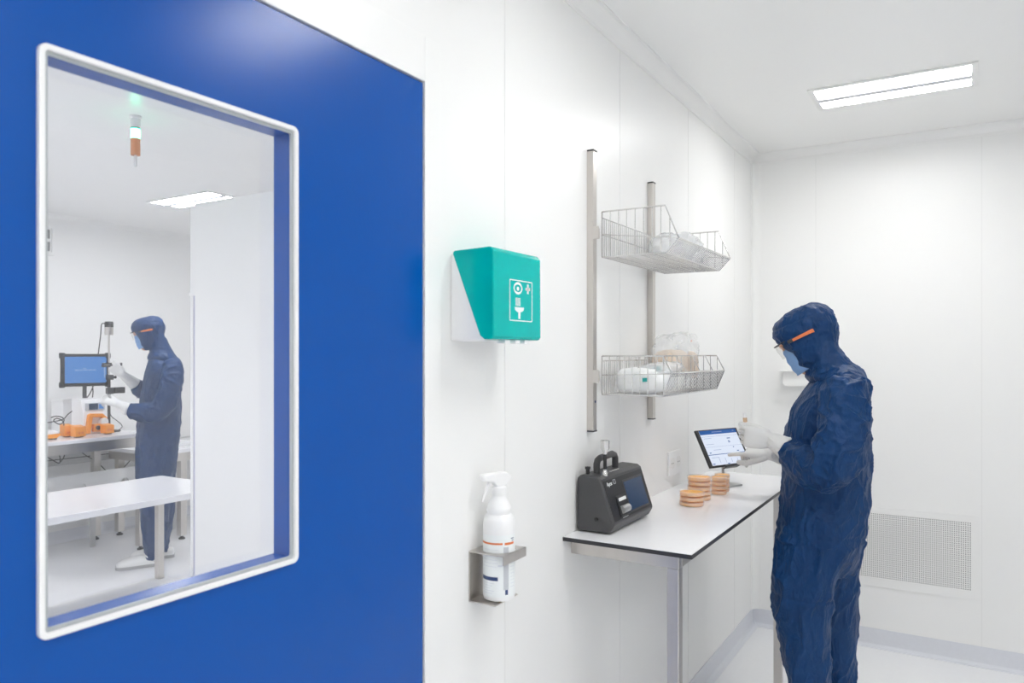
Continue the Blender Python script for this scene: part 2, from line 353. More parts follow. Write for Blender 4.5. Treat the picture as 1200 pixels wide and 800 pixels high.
q = MB(); q.tube([FPt(2.134, .24, .006), FPt(2.186, .24, .006)], .012, 14); qq = q.build('paper_roll', 'steelgrey', pr_, smooth=True, local=True)
for v in qq.data.vertices: v.co -= pc.location
q = fbox(MB(), 2.134, 2.186, .43, .50, .006, .0085).build('paper_strip', 'paper', pr_, local=True)
for v in q.data.vertices: v.co -= pc.location
fbox(MB(), 2.14, 2.18, .062, .075, .001, .0018).build('model_print', 'label_grey', pc)
# logo writing
lg = MB()
def place_text(mb, txt, size, y, s, off):
    vs, fs = text_mesh(txt, size)
    mb.add([FPt(y+v.x, s)+pdn*v.y+pn*(off+v.z) for v in vs], fs)
place_text(lg, 'Apex', .0185, 2.092, .815, .0016)
lgo = lg.build('logo', 'print_white', pc)
lz = MB(); fbox(lz, 2.142, 2.158, .82, .832, .0012, .0018); fbox(lz, 2.142, 2.158, .908, .92, .0012, .0018); fbox(lz, 2.142, 2.144, .82, .92, .0012, .0018); fbox(lz, 2.156, 2.158, .82, .92, .0012, .0018)
lz.build('logo_box', 'label_grey', pc)
# side port, top parts
MB().lathe((-.957, ya-.0015, zb+.040), [(.006, 0), (.006, .002), (.003, .0025)], ax=(0, -1, 0)).build('side_port', 'black', pc, smooth=True)
zt = zb+.169
h_ = MB(); hx = -.985
pts = [(hx, 2.128, zt-.004), (hx, 2.128, zt+.028), (hx, 2.135, zt+.038), (hx, 2.150, zt+.043), (hx, 2.245, zt+.046), (hx, 2.262, zt+.041), (hx, 2.270, zt+.030), (hx, 2.270, zt-.004)]
h_.tube(pts, .0105, 12); h_.build('handle', 'grey', pc, smooth=True)
MB().lathe((-.950, 2.112, zt-.004), [(.009, 0), (.009, .01), (.006, .014), (.006, .02)]).build('probe_socket', 'chrome', pc, smooth=True)
MB().lathe((-.950, 2.112, zt+.014), [(.0055, 0), (.0055, .050)]).build('probe_stem', 'black', pc, smooth=True)
MB().lathe((-.950, 2.112, zt+.062), [(.006, 0), (.007, .006), (.014, .018), (.0145, .042), (.0125, .042), (.012, .02)]).build('probe_cup', 'chrome', pc, smooth=True)
MB().lathe((-1.0, 2.095, zt-.002), [(.006, 0), (.006, .016), (.0085, .018), (.0085, .024)]).build('top_knob', 'black', pc, smooth=True)
MB().tube([(-.958, 2.16, zt+.0005), (-.958, 2.235, zt+.0005)], .003, 8).build('top_strip', 'chrome', pc, smooth=True)

# ---- petri dishes
def petri(r, h, loc, label, group):
    t = thing('petri_dish', label, 'petri dish', loc, group)
    b = MB(); n = 40
    b.lathe((0, 0, .0004), [(r*.93, 0), (r*.945, .001), (r*.95, h*.75), (r*.925, h*.75), (r*.92, .0016)], n); b.build('dish_base', 'petri', t, local=True, smooth=True)
    g = MB(); g.lathe((0, 0, .002), [(r*.915, 0), (r*.915, h*.60), (r*.85, h*.63)], n); g.build('agar', 'agar', t, local=True, smooth=True)
    l = MB(); l.lathe((0, 0, h*.28), [(r*.985, 0), (r, .0006), (r, h*.70), (r*.97, h*.72), (r*.965, h*.66), (r*.96, 0)], n); l.build('lid', 'petri', t, local=True, smooth=True)
    return t
def label_stack(n, desc):
    names = {3: ['bottom', 'middle', 'top'], 4: ['bottom', 'lower middle', 'upper middle', 'top'], 5: ['bottom', 'lower middle', 'middle', 'upper middle', 'top']}[n]
    return ['%s orange petri dish of %s' % (k, desc) for k in names]
big = petri(.045, .0168, (-.848, 2.637, BZ), 'x', 'petri dishes stacked on the worktop')
small = petri(.031, .0172, (-.829, 2.898, BZ), 'x', 'petri dishes stacked on the worktop')
first = True
for proto, h, (x, y), n, desc in ((big, .0176, (-.848, 2.637), 3, 'the short front stack nearest the black instrument'),
                                  (big, .0176, (-.858, 2.762), 5, 'the tall wide stack behind the short one'),
                                  (small, .0176, (-.826, 2.900), 4, 'the narrow stack right in front of the tablet'),
                                  (small, .0176, (-.832, 2.968), 4, 'the narrow rearmost stack half hidden below the tablet')):
    for k, lb in enumerate(label_stack(n, desc)):
        o = proto if (k == 0 and not proto.get('used')) else copy_tree(proto)
        proto['used'] = True
        o.location = (x+random.uniform(-.0015, .0015), y+random.uniform(-.0015, .0015), BZ+k*h); o['label'] = lb
for o in bpy.data.objects:
    if 'used' in o: del o['used']

# ---- tablet on its stand
w_ = Vector((.425, .905, 0)).normalized(); nh = Vector((.905, -.425, 0)).normalized()
upv = (-nh*.5+Vector((0, 0, .866))).normalized(); nrm = w_.cross(upv)
if nrm.dot(nh) < 0: nrm = -nrm
BL = Vector((-.879, 2.971, 1.053)); TW, TH = .252, .165
R3 = Matrix((w_, upv, nrm)).transposed()
tb = thing('tablet', 'black tablet with a white and blue form on screen, propped on a stand', 'tablet', BL, rot=R3)
MB().box(0, TW, 0, TH, -.009, 0).build('casing', 'black', tb, local=True, bevel=.003)
s_ = MB(); s_.cur = 0; s_.box(.018, TW-.013, .008, TH-.006, 0, .0008)
s_.cur = 1; s_.box(.018, TW-.013, TH-.023, TH-.006, .0008, .0011); s_.box(.018, TW-.013, .052, .0545, .0008, .0011)
for (x, y, ww) in ((.165, .118, .020), (.165, .106, .011), (.165, .1, .010), (.18, .078, .006), (.03, .06, .01), (.195, .06, .012), (.022, .012, .014), (.2, .016, .01), (.11, .009, .012)):
    s_.box(x, x+ww, y, y+.0035, .0008, .0011)
s_.cur = 2
s_.box(.018, TW-.013, .0865, .0873, .0008, .001); s_.box(.018, TW-.013, TH-.033, TH-.032, .0008, .001)
for k in range(4): s_.box(.07+.035*k, .072+.035*k, .016, .04-.004*k, .0008, .001)
for (x, y) in ((.03, .098), (.03, .124), (.06, .072), (.03, .04)): s_.box(x, x+.045, y, y+.0015, .0008, .001)
s_.box(.09, .15, TH-.0145, TH-.0125, .0011, .0013); s_.box(.215, .225, TH-.0145, TH-.0125, .0011, .0013)
s_.build('screen', ['scr_white', 'scr_blue', 'scr_line'], tb, local=True)
st = thing('tablet_stand', 'small clear and grey stand holding the tablet over the worktop', 'stand', (-.90, 3.14, BZ))
base = BL+w_*(TW/2)-nh*.035; base.z = BZ
a = MB(); a.obox(base+Vector((0, 0, .004)), w_, nh, (0, 0, 1), .055, .045, .003); a.build('base_plate', 'steelgrey', st, bevel=.001)
a = MB(); mid = BL+w_*(TW/2)+upv*.07-nrm*.014; a.tube([base+Vector((0, 0, .006)), base+Vector((0, 0, .05))-nh*.01, mid], .006, 10); a.build('arm', 'steelgrey', st, smooth=True)
a = MB(); a.obox(BL+w_*(TW/2)-nrm*.001-upv*.004, w_, nrm, upv, .04, .011, .002)
for k in (-.035, .035): a.obox(BL+w_*(TW/2+k)+nrm*.005-upv*.001, w_, nrm, upv, .006, .002, .005)
a.obox(mid+upv*.0-nrm*(-.003), w_, upv, nrm, .035, .05, .0015); a.build('cradle', 'grey', st, bevel=.0006)

# ---- wall socket
so = thing('wall_socket', 'white double wall socket above the worktop', 'wall socket', (XW, 2.965, 1.066))
MB().box(XW, XW+.009, 2.89, 3.042, 1.017, 1.115).build('face_plate', 'plastic', so, bevel=.003)
for y in (2.93, 3.003):
    a = MB(); a.lathe((XW+.0088, y, 1.066), [(.024, 0), (.024, .0015), (.021, .0015), (.020, .0004), (.004, .0004)], ax=(1, 0, 0)); s0 = a.build('socket', 'white', so, smooth=True)
    a = MB(); a.lathe((XW+.0092, y-.008, 1.066), [(.0025, 0), (.0025, .0006)], 12, ax=(1, 0, 0)); a.lathe((XW+.0092, y+.008, 1.066), [(.0025, 0), (.0025, .0006)], 12, ax=(1, 0, 0))
    a.build('pin_hole', 'dark', so)

# ---- wall rack: two uprights, two wire baskets
for y, lb in ((2.150, 'tall brushed steel rack upright nearest the green box'), (2.672, 'second brushed steel rack upright, further from the green box')):
    t = thing('rack_upright', lb, 'upright', (XW, y, 1.27), 'rack uprights on the wall')
    MB().box(XW, XW+.023, y, y+.027, H-.243, H+.637).build('post', 'steel', t, bevel=.0015)
    MB().box(XW+.001, XW+.024, y-.0005, y+.0275, H+.637, H+.642).build('end_cap', 'dark', t, bevel=.001)
    MB().box(XW+.001, XW+.024, y-.0005, y+.0275, H-.247, H-.243).build('end_cap', 'dark', t, bevel=.001)
    MB().lathe((XW+.023, y+.014, H-.152), [(.004, 0), (.004, .0012)], 12, ax=(1, 0, 0)).build('bolt_hole', 'label_blue', t)
def wire(mb, pts, r=.0016): mb.tube(pts, r, 6)
def basket(name, label, prof, ya, yb, dividers, nback, nfront):
    t = thing(name, label, 'wire basket', (XW+.12, (ya+yb)/2, prof[-1][1]), 'wire baskets on the wall rack')
    P = [Vector((x, 0, z)) for x, z in prof]           # back-top, front-top, nose, front-bottom, back-bottom
    def at(p, y): return Vector((p.x, y, p.z))
    def side(y, n=9, r=.0027, cross=True):
        mb = MB(); wire(mb, [at(p, y) for p in P]+[at(P[0], y)], r)
        for k in range(1, n):
            x = P[0].x+(P[2].x-P[0].x)*k/n
            def hit(a, b):
                if a.x == b.x: return a.z
                return a.z+(b.z-a.z)*(x-a.x)/(b.x-a.x)
            top = P[0].z if x < P[1].x else hit(P[1], P[2]); bot = P[4].z if x < P[3].x else hit(P[3], P[2])
            wire(mb, [(x, y, bot), (x, y, top)], .0016)
        if cross: wire(mb, [(P[0].x, y, (P[0].z+P[4].z)/2), (P[2].x-.004, y, P[2].z)], .0014)
        return mb
    side(ya).build('side_panel', 'chrome', t, smooth=True); side(yb).build('side_panel', 'chrome', t, smooth=True)
    mb = MB()
    for fz in (0, .5, .87): wire(mb, [(P[4].x, ya, P[4].z+(P[0].z-P[4].z)*fz), (P[4].x, yb, P[4].z+(P[0].z-P[4].z)*fz)], .0018)
    for k in range(1, nback): y = ya+(yb-ya)*k/nback; wire(mb, [(P[4].x, y, P[4].z), (P[4].x, y, P[4].z+(P[0].z-P[4].z)*.87)], .0014)
    mb.build('back_panel', 'chrome', t, smooth=True)
    mb = MB(); wire(mb, [at(P[2], ya), at(P[2], yb)], .0027); wire(mb, [at(P[3], ya), at(P[3], yb)], .0027)
    for k in range(1, nfront): y = ya+(yb-ya)*k/nfront; wire(mb, [at(P[2], y), at(P[3], y)], .0015)
    q = P[2]*.88+P[3]*.12; wire(mb, [at(q, ya), at(q, yb)], .0013)
    mb.build('front_panel', 'chrome', t, smooth=True)
    mb = MB()
    for k in range(1, nfront): y = ya+(yb-ya)*k/nfront; wire(mb, [at(P[4], y), at(P[3], y)], .0011)
    for k in range(1, 5): x = P[4].x+(P[3].x-P[4].x)*k/5; wire(mb, [(x, ya, P[4].z-.001), (x, yb, P[4].z-.001)], .0016)
    mb.build('bottom_panel', 'chrome', t, smooth=True)
    for k in range(1, dividers+1): side(ya+(yb-ya)*k/(dividers+1), 7, .0018).build('divider', 'chrome', t, smooth=True)
    for y in (2.150, 2.672):
        mb = MB(); mb.box(XW+.023, XW+.034, y+.002, y+.025, (P[0].z+P[4].z)/2-.018, (P[0].z+P[4].z)/2+.014)
        mb.box(XW+.023, XW+.042, y-.003, y+.002, (P[0].z+P[4].z)/2-.022, (P[0].z+P[4].z)/2+.018)
        mb.build('bracket', 'steel', t, bevel=.001)
    return t
yA, yB = 2.207, 2.782; XK = XW+.027
basket('wire_basket', 'upper wire basket with sloping front, fixed to the two uprights', [(XK, H+.453), (-.793, H+.453), (-.75, H+.35), (-.79, H+.308), (XK, H+.308)], yA, yB, 0, 34, 36)
basket('wire_basket', 'lower wire basket with inner dividers, above the particle counter', [(XK, H-.008), (-.80, H-.008), (-.772, H-.062), (-.80, H-.131), (XK, H-.131)], yA, yB, 3, 34, 36)

# soft bags / packets: crumpled pillow volumes
def pillow(name, label, cat, c, sx, sy, sz, material, seed, group=None, lump=.18, marks=None, rz=0, kind_parts=None, tilt=0):
    t = thing(name, label, cat, c, group) if kind_parts else None
    mb = MB(); nu, nv = 28, 18; rings = []
    R = Matrix.Rotation(rz, 3, 'Z') @ Matrix.Rotation(tilt, 3, 'Y')
    for i in range(nv+1):
        ph = -math.pi/2+math.pi*i/nv; ring = []
        for k in range(nu):
            th = 2*math.pi*k/nu
            e = lambda w, p: math.copysign(abs(w)**p, w)
            x = e(math.cos(ph), .45)*e(math.cos(th), .5); y = e(math.cos(ph), .45)*e(math.sin(th), .5); z = e(math.sin(ph), .7)
            p = Vector((x*sx, y*sy, z*sz)); nn = noise.noise(Vector((p.x*22+seed, p.y*22, p.z*22)))+.5*noise.noise(Vector((p.x*55, p.y*55+seed, p.z*55)))
            p *= 1+lump*nn*1.3
            ring.append(R @ p)
        rings.append(ring)
    mb.rings([[q+Vector(c) for q in r] for r in rings])
    if not t:
        return tag(mb.build(name, material, None, smooth=70), label, cat, group)
    mb.build('packet', material, t, smooth=70); kind_parts(t)
    return t
pillow('plastic_bag', 'clear plastic bag of supplies in the far half of the upper basket', 'bag', (-.905, 2.64, H+.372), .08, .105, .054, 'film', 3)
pillow('supply_packet', 'small white packet with dark print inside the upper basket bag', 'packet', (-.86, 2.66, H+.343), .040, .05, .022, 'paper', 5,
       kind_parts=lambda t: MB().obox((-.817, 2.66, H+.335), (0, 1, 0), (.3, 0, 1), (1, 0, -.3), .013, .008, .0008).build('print', 'label_grey', t))
pillow('supply_packet', 'flat white packet at the front of the upper basket', 'packet', (-.83, 2.70, H+.35), .02, .03, .035, 'paper', 9)
def teal_marks(t):
    a = MB(); a.obox((-.872, 2.262, H-.065), (1, 0, .3), (0, 0, 1), (0, 1, 0), .007, .006, .0012); a.obox((-.862, 2.40, H-.05), (1, 0, .1), (0, 0, 1), (0, 1, 0), .02, .01, .001)
    a.build('print', 'teal_print', t)
pillow('glove_packet', 'white packet with teal print at the near end of the lower basket', 'packet', (-.90, 2.32, H-.085), .085, .085, .040, 'paper', 11, kind_parts=lambda t: (
    MB().obox((-.868, 2.233, H-.083), (1, 0, .1), (0, 0, 1), (0, 1, 0), .008, .006, .0012).build('print', 'teal_print', t)), lump=.12)
pillow('plastic_bag', 'clear bag with teal lettering lying on the white packet in the lower basket', 'bag', (-.868, 2.36, H-.052), .06, .10, .022, 'film', 17, kind_parts=lambda t: (
    MB().obox((-.845, 2.275, H-.050), (1, 0, .15), (-.15, 0, 1), (0, 1, 0), .014, .007, .0012).build('print', 'teal_print', t)), lump=.12, tilt=-.15)
pillow('foil_packet', 'grey white packet in the second compartment of the lower basket', 'packet', (-.88, 2.43, H-.095), .07, .04, .03, 'paper_yellow', 21)
pillow('paper_packet', 'tan paper packet standing in the far part of the lower basket', 'packet', (-.915, 2.60, H-.045), .055, .06, .058, 'bag_tan', 25, lump=.1)
pillow('plastic_bag', 'crumpled clear bag sticking up from the far part of the lower basket', 'bag', (-.90, 2.63, H-.01), .07, .085, .078, 'film_thin', 31, lump=.2, kind_parts=lambda t: (
    MB().obox((-.85, 2.64, H+.045), (0, 1, 0), (0, 0, 1), (1, 0, 0), .006, .003, .001).build('print', 'label_orange', t)))
pillow('paper_packet', 'small tan packet at the far end of the lower basket', 'packet', (-.855, 2.67, H-.04), .018, .02, .047, 'bag_tan', 41, lump=.1)

# ================================================================ EYEWASH BOX
ex0, ex1, ey0, ey1, ez0, ez1 = XW, -.908, 1.416, 1.634, H+.031, H+.238
ew = thing('eyewash_dispenser', 'teal and white eyewash box on the wall beside the blue door', 'first aid box', (XW, (ey0+ey1)/2, ez0))
# white housing: side profile with sloping front (x,z)
hp = [(ex0, ez0-.002), (ex1-.022, ez0-.002), (ex1-.034, ez0+.012), (ex0+.016, ez1-.016), (ex0+.010, ez1-.006), (ex0, ez1-.006)]
MB().prism(hp, 'y', ey0+.003, ey1-.003).build('housing', 'plastic', ew, bevel=.006, seg=3)
# cover: shell over the sloping front
outer = [(ex0+.008, ez1-.006), (ex0+.012, ez1), (ex1-.010, ez1+.003), (ex1-.001, ez1-.006), (ex1, ez0+.008), (ex1-.005, ez0+.001), (ex1-.026, ez0+.001), (ex1-.038, ez0+.010)]
cv = MB(); cv.prism(outer, 'y', ey0, ey1); cv.build('cover', 'teal', ew, bevel=.004, seg=3)
MB().lathe((-.955, ey0+.075, ez0+.03), [(.024, 0), (.026, .004), (.026, .08), (.012, .1), (.012, .115)], 24).build('eyewash_bottle', 'teal_in', ew, smooth=True)
for y in (ey0+.06, ey0+.105, ey0+.15): MB().box(ex1-.03, ex1-.006, y, y+.022, ez0-.008, ez0+.001).build('clip', 'plastic', ew, bevel=.002)
# pictogram on the front
pg = MB(); px = ex1
def PG(u, v): return WX(u, v, px)
c0, c1 = PG(596.5, 327), PG(623, 376)
y0_, y1_, z1_, z0_ = PG(597, 350).y, PG(623.5, 350).y, PG(597, 326.5).z, PG(597, 375.5).z
ringframe(pg, rrect(y0_, y1_, z0_, z1_, .003), rrect(y0_+.0022, y1_-.0022, z0_+.0022, z1_-.0022, .002), px, px+.0008)
W_, H_ = y1_-y0_, z1_-z0_
def pp(a, b): return (y0_+a*W_, z0_+b*H_)
def flat(poly): pg.prism(poly, 'x', px, px+.0008)
# eye: almond ring and iris
ec = pp(.36, .80); n = 20
al = [(ec[0]+.020*math.cos(a)*(1), ec[1]+.0145*math.sin(a)*(abs(math.sin(a))**.2)) for a in [2*math.pi*k/n for k in range(n)]]
al2 = [(ec[0]+.0165*math.cos(a), ec[1]+.009*math.sin(a)) for a in [2*math.pi*k/n for k in range(n)]]
ringframe(pg, al, al2, px, px+.0008)
flat([(ec[0]+.0048*math.cos(2*math.pi*k/14), ec[1]-.001+.0048*math.sin(2*math.pi*k/14)) for k in range(14)])
pc_ = pp(.80, .81); 
pg.box(px, px+.0008, pc_[0]-.0035, pc_[0]+.0035, pc_[1]-.0115, pc_[1]+.0115); pg.box(px+.0001, px+.0008, pc_[0]-.010, pc_[0]+.010, pc_[1]-.0035, pc_[1]+.0035)
# water jets and eye bath
for k in range(5):
    yy = pp(.26, 0)[0]+k*.0046; pg.box(px, px+.0008, yy, yy+.0020, pp(0, .37)[1], pp(0, .57)[1])
flat([pp(.22, .34), pp(.62, .34), pp(.60, .27), pp(.52, .23), pp(.46, .22), pp(.46, .06), pp(.38, .06), pp(.38, .22), pp(.32, .23), pp(.24, .27)])
pg.build('pictogram', 'print_white', ew)

# ================================================================ SPRAY BOTTLE + HOLDER
hb = thing('bottle_holder', 'folded steel bracket on the wall holding the spray bottle', 'holder', (XW, 1.545, H-.6))
ha, hb_, hz0, hz1 = 1.495, 1.600, H-.598, H-.476
a = MB(); a.box(XW, XW+.003, ha, hb_, hz0, hz1); a.build('back_plate', 'steel', hb)
a = MB(); a.box(XW+.0005, -.955, ha, hb_, hz0, hz0+.0025); a.build('bottom_plate', 'steel', hb)
a = MB(); n = 32; cx_, cy_, rr = -.977, 1.548, .0415
inn = [(cx_+rr*math.cos(2*math.pi*k/n), cy_+rr*math.sin(2*math.pi*k/n)) for k in range(n)]
def sq(k):
    c_, s_ = math.cos(2*math.pi*k/n), math.sin(2*math.pi*k/n); m = max(abs(c_), abs(s_)); px_, py_ = c_/m, s_/m
    return (XW+.003 if px_ < -.98 else (cx_+px_*(-.931-cx_) if px_ > 0 else cx_+px_*(cx_-XW-.003)), cy_+py_*((hb_-cy_) if py_ > 0 else (cy_-ha)))
out = [sq(k) for k in range(n)]
a.rings([[(*p, hz1) for p in out], [(*p, hz1-.0025) for p in out], [(*p, hz1-.0025) for p in inn], [(*p, hz1) for p in inn], [(*p, hz1) for p in out]], caps=False)
a.box(-.933, -.9305, ha, hb_, hz1-.022, hz1)
a.build('ring_plate', 'steel', hb)
sb = thing('spray_bottle', 'white trigger spray bottle with orange striped label in the steel bracket', 'bottle', (cx_, cy_, hz0+.003))
zB = hz0+.0035
R_ = .039
bp = [(R_*.80, 0), (R_*.95, .003), (R_, .010), (R_, .180), (R_*.97, .192), (R_*.88, .200), (R_*.74, .206), (R_*.74, .209), (R_*.80, .215), (R_*.76, .222), (R_*.60, .236), (R_*.42, .25), (R_*.40, .262), (.014, .264)]
MB().lathe((cx_, cy_, zB), bp, 40).build('bottle_body', 'plastic', sb, smooth=True)
MB().lathe((cx_, cy_, zB+.25), [(.0165, 0), (.0175, .002), (.0175, .02), (.013, .024)], 24).build('collar', 'plastic', sb, smooth=True)
# trigger head, pointing towards -Y/left
hd = MB()
D_ = Vector((-.42, -.9, 0)).normalized(); Sd = Vector((0, 0, 1)).cross(D_)
prof = [(-.036, .292), (-.026, .284), (-.016, .272), (.012, .272), (.020, .283), (.046, .288), (.050, .292), (.050, .302), (.044, .304), (.0, .3075), (-.02, .305)]
hd.add([Vector((cx_, cy_, zB))+D_*p[0]+Sd*s*(.0115)+Vector((0, 0, p[1])) for s in (-1, 1) for p in prof],
       [tuple(range(11)), tuple(range(21, 10, -1))]+[(i, i+11, (i+1) % 11+11, (i+1) % 11) for i in range(11)])
hd.build('spray_head', 'plastic', sb, bevel=.004, seg=3)
tg = MB(); base_ = Vector((cx_, cy_, zB)); tg.tube([base_+D_*.022+Vector((0, 0, .288)), base_+D_*.034+Vector((0, 0, .272)), base_+D_*.042+Vector((0, 0, .252)), base_+D_*.046+Vector((0, 0, .238))], [.005, .0045, .004, .003], 10)
tg.build('trigger', 'plastic', sb, smooth=True)
# wrapped labels (arc patches)
def arc(mb, a0, a1, z0, z1, off=.0004, n=10):
    rr = R_+off
    pts = [(cx_+rr*math.cos(math.radians(a0+(a1-a0)*k/n)), cy_+rr*math.sin(math.radians(a0+(a1-a0)*k/n))) for k in range(n+1)]
    mb.add([(*p, zB+z0) for p in pts]+[(*p, zB+z1) for p in pts], [(k, k+1, k+n+2, k+n+1) for k in range(n)])
lb = MB(); arc(lb, -150, 30, .012, .160, .0002, 24)
lb.cur = 1; arc(lb, -150, -45, .138, .1425, .0004, 16); arc(lb, -38, 5, .137, .1425, .0004)
lb.cur = 2; arc(lb, -42, -22, .030, .132, .0004); 
lb.cur = 3; arc(lb, -138, -62, .052, .061, .0004); arc(lb, -36, -25, .018, .03, .0004); arc(lb, -12, 4, .150, .152, .0004); arc(lb, -8, 4, .145, .147, .0004)
lb.cur = 4
for k in range(5): arc(lb, -135, -75-8*(k % 3), .045-.006*k, .0465-.006*k, .0004)
for k in range(6): arc(lb, -132, -60-5*(k % 2), .125-.008*k, .1262-.008*k, .0004)
for k in range(10): arc(lb, -15, 8, .035+.008*k, .0365+.008*k, .0004)
arc(lb, -62, -45, .086, .090, .0004)
lb.build('label', ['print_white', 'label_orange', 'label_grey', 'label_blue', 'label_mid'], sb, smooth=True)

# ================================================================ BACK WALL ITEMS
vt = thing('wall_vent', 'white perforated air vent low on the back wall behind the person', 'vent', (-.26, YB, .3))
vx0, vx1, vz0, vz1 = -.60, .046, H-1.20, H-.79; gx1, gz0, gz1 = .012, H-1.155, H-.822; gx0 = vx0+.034
a = MB(); yf = YB-.006
for (xa, xb, za, zb2) in ((vx0, vx1, gz1, vz1), (vx0, vx1, vz0, gz0), (vx0, gx0, gz0, gz1), (gx1, vx1, gz0, gz1)): a.box(xa, xb, yf, YB-.0005, za, zb2)
a.build('frame', 'white', vt, bevel=.0008)
MB().box(gx0, gx1, YB-.0015, YB-.0005, gz0, gz1).build('shade_backing', 'shade', vt)  # flat dark sheet: shade behind the holes put in as colour
a = MB(); p = .0094; bw = .0048
nx = int((gx1-gx0)/p); nz = int((gz1-gz0)/p)
for k in range(nx+1): x = gx0+(gx1-gx0)*k/nx; a.box(max(gx0, x-bw/2), min(gx1, x+bw/2), yf+.001, yf+.002, gz0, gz1)
for k in range(nz+1): z = gz0+(gz1-gz0)*k/nz; a.box(gx0, gx1, yf+.0009, yf+.0021, max(gz0, z-bw/2), min(gz1, z+bw/2))
a.build('perforated_plate', 'white', vt)
sh = thing('wall_dispenser', 'white wall mounted dispenser with flat lid behind the head of the person', 'dispenser', (-.72, YB, H-.17))
dA = WY(913, 434, YB-.10); dB = WY(913, 434, YB)
x_l = dA.x; 
zt_ = H-.09
MB().box(x_l, x_l+.26, YB-.10, YB-.001, zt_-.008, zt_).build('lid', 'white', sh, bevel=.003)
poly = rrect(x_l+.012, x_l+.25, zt_-.085, zt_-.008+.02, .022)
poly = [(x, min(z, zt_-.0085)) for x, z in poly]
MB().prism(poly, 'y', YB-.075, YB-.001).build('body', 'white', sh, bevel=.004)

# ================================================================ SECOND ROOM (through the door window)
FX = X0+.10
# white partition
pX, pY = -3.64, 2.63
a = MB(); a.box(pX, XI, pY, pY+.05, 0, 2.335); struct(a.build('wall_partition', 'white', bevel=.002))
a = MB(); a.box(pX-.045, pX, pY+.004, pY+.05, H+.335, 2.325); a.box(pX-.05, pX, pY, pY+.055, H+.318, H+.335); struct(a.build('trim_8', 'white', bevel=.001))
a = MB(); a.box(pX-.018, pX, pY+.006, pY+.045, 0, H+.318); struct(a.build('trim_9', 'lilac'))
a = MB(); a.box(pX-.040, pX-.018, pY+.002, pY+.05, 0, H+.318); struct(a.build('trim_10', 'white'))

def leg_table(label, x0, x1, y0, y1, z, th, apron, legw, legs, topm, legm, extra=None, name='lab_table'):
    t = thing(name, label, 'table', ((x0+x1)/2, (y0+y1)/2, 0))
    MB().box(x0, x1, y0, y1, z-th, z).build('tabletop', topm, t, bevel=.003)
    if apron:
        a = MB(); i = .03
        for (xa, xb, ya_, yb_) in ((x0+i, x1-i, y0+i, y0+i+.03), (x0+i, x1-i, y1-i-.03, y1-i), (x0+i, x0+i+.03, y0+i, y1-i), (x1-i-.03, x1-i, y0+i, y1-i)): a.box(xa, xb, ya_, yb_, z-th-apron, z-th)
        a.build('apron', legm, t, bevel=.002)
    for (x, y) in legs:
        MB().box(x-legw/2, x+legw/2, y-legw/2, y+legw/2, .03, z-th).build('leg', legm, t, bevel=.002)
        MB().lathe((x, y, 0), [(.025, 0), (.025, .01), (.012, .016), (.012, .031)], 16).build('levelling_foot', 'dark', t, smooth=True)
    if extra: extra(t)
    return t
DZ1 = .90
dx0, dx1, dy0, dy1 = -6.14, -5.40, 1.4, 3.52
leg_table('long white topped steel lab bench carrying the pump and tablet in the far room', dx0, dx1, dy0, dy1, DZ1, .028, .075, .055, [(-6.07, 1.5), (-5.46, 1.5), (-6.07, 3.47), (-5.46, 3.47)], 'hpl', 'steel')
# cable panel with round cut-outs
cp = thing('cable_tray', 'low white panel with round cut-outs under the far lab bench', 'panel', (-5.86, 2.6, 0))
pxx = -5.86; zt2 = .585; zb2 = .30
a = MB(); ys = [WX(95, 570, pxx).y, WX(145, 560, pxx).y]; step = ys[1]-ys[0]
cuts = [ys[0]-2*step, ys[0]-step, ys[0], ys[1]]
cut_r = .033; zc = 1.51-(571.5-414)*WX(95, 570, pxx).y/ray(95, 570).y
yy = 1.5; n = 24
edges = []
for cyy in cuts+[None]:
    yend = (cyy-cut_r-.01) if cyy else 4.10
    a.box(pxx, pxx+.018, yy, yend, zb2, zt2)
    if cyy:
        s0, s1 = cyy-cut_r-.01, cyy+cut_r+.01
        sqo = []; cio = []
        for k in range(n):
            an = 2*math.pi*k/n; c_, s_ = math.cos(an), math.sin(an); m = max(abs(c_), abs(s_))
            sqo.append((cyy+c_/m*(cut_r+.01), (zc+s_/m*((zt2-zc) if s_ > 0 else (zc-zb2))))); cio.append((cyy+cut_r*c_, zc+cut_r*s_))
        ringframe(a, sqo, cio, pxx, pxx+.018)
        yy = s1
a.build('board', 'white', cp)
for y in (1.55, 3.30, 4.0): MB().box(pxx+.002, pxx+.016, y, y+.04, 0, zb2).build('support', 'under', cp)
# second lower table beyond
leg_table('lower white topped table behind the standing person in the far room', -6.12, -5.42, 3.56, 4.9, .74, .03, .07, .055, [(-6.05, 3.66), (-5.48, 3.84), (-6.05, 4.8), (-5.48, 4.8)], 'hpl', 'steel')
bd = thing('ring_binder', 'white folder lying on the lower far table', 'folder', (-5.7, 3.95, .74))
MB().box(-5.86, -5.60, 3.78, 4.02, .741, .775).build('cover', 'paper', bd, bevel=.004)
# near crossover table
cx0, cx1, cz_ = -4.585, -3.86, .70
def low(t):
    MB().box(cx0-.02, cx1, .55, 3.08, .012, .03).build('lower_shelf', 'joint', t, bevel=.002)
ct = leg_table('white step-over table with slim legs in front of the standing person', cx0, cx1, .5, 3.06, cz_, .036, 0, .042, [(cx0+.025, .6), (cx1-.08, .6), (cx0+.025, 3.03)], 'hpl', 'steel', low, 'step_over_table')

# ---- equipment on the far bench
Z0 = DZ1
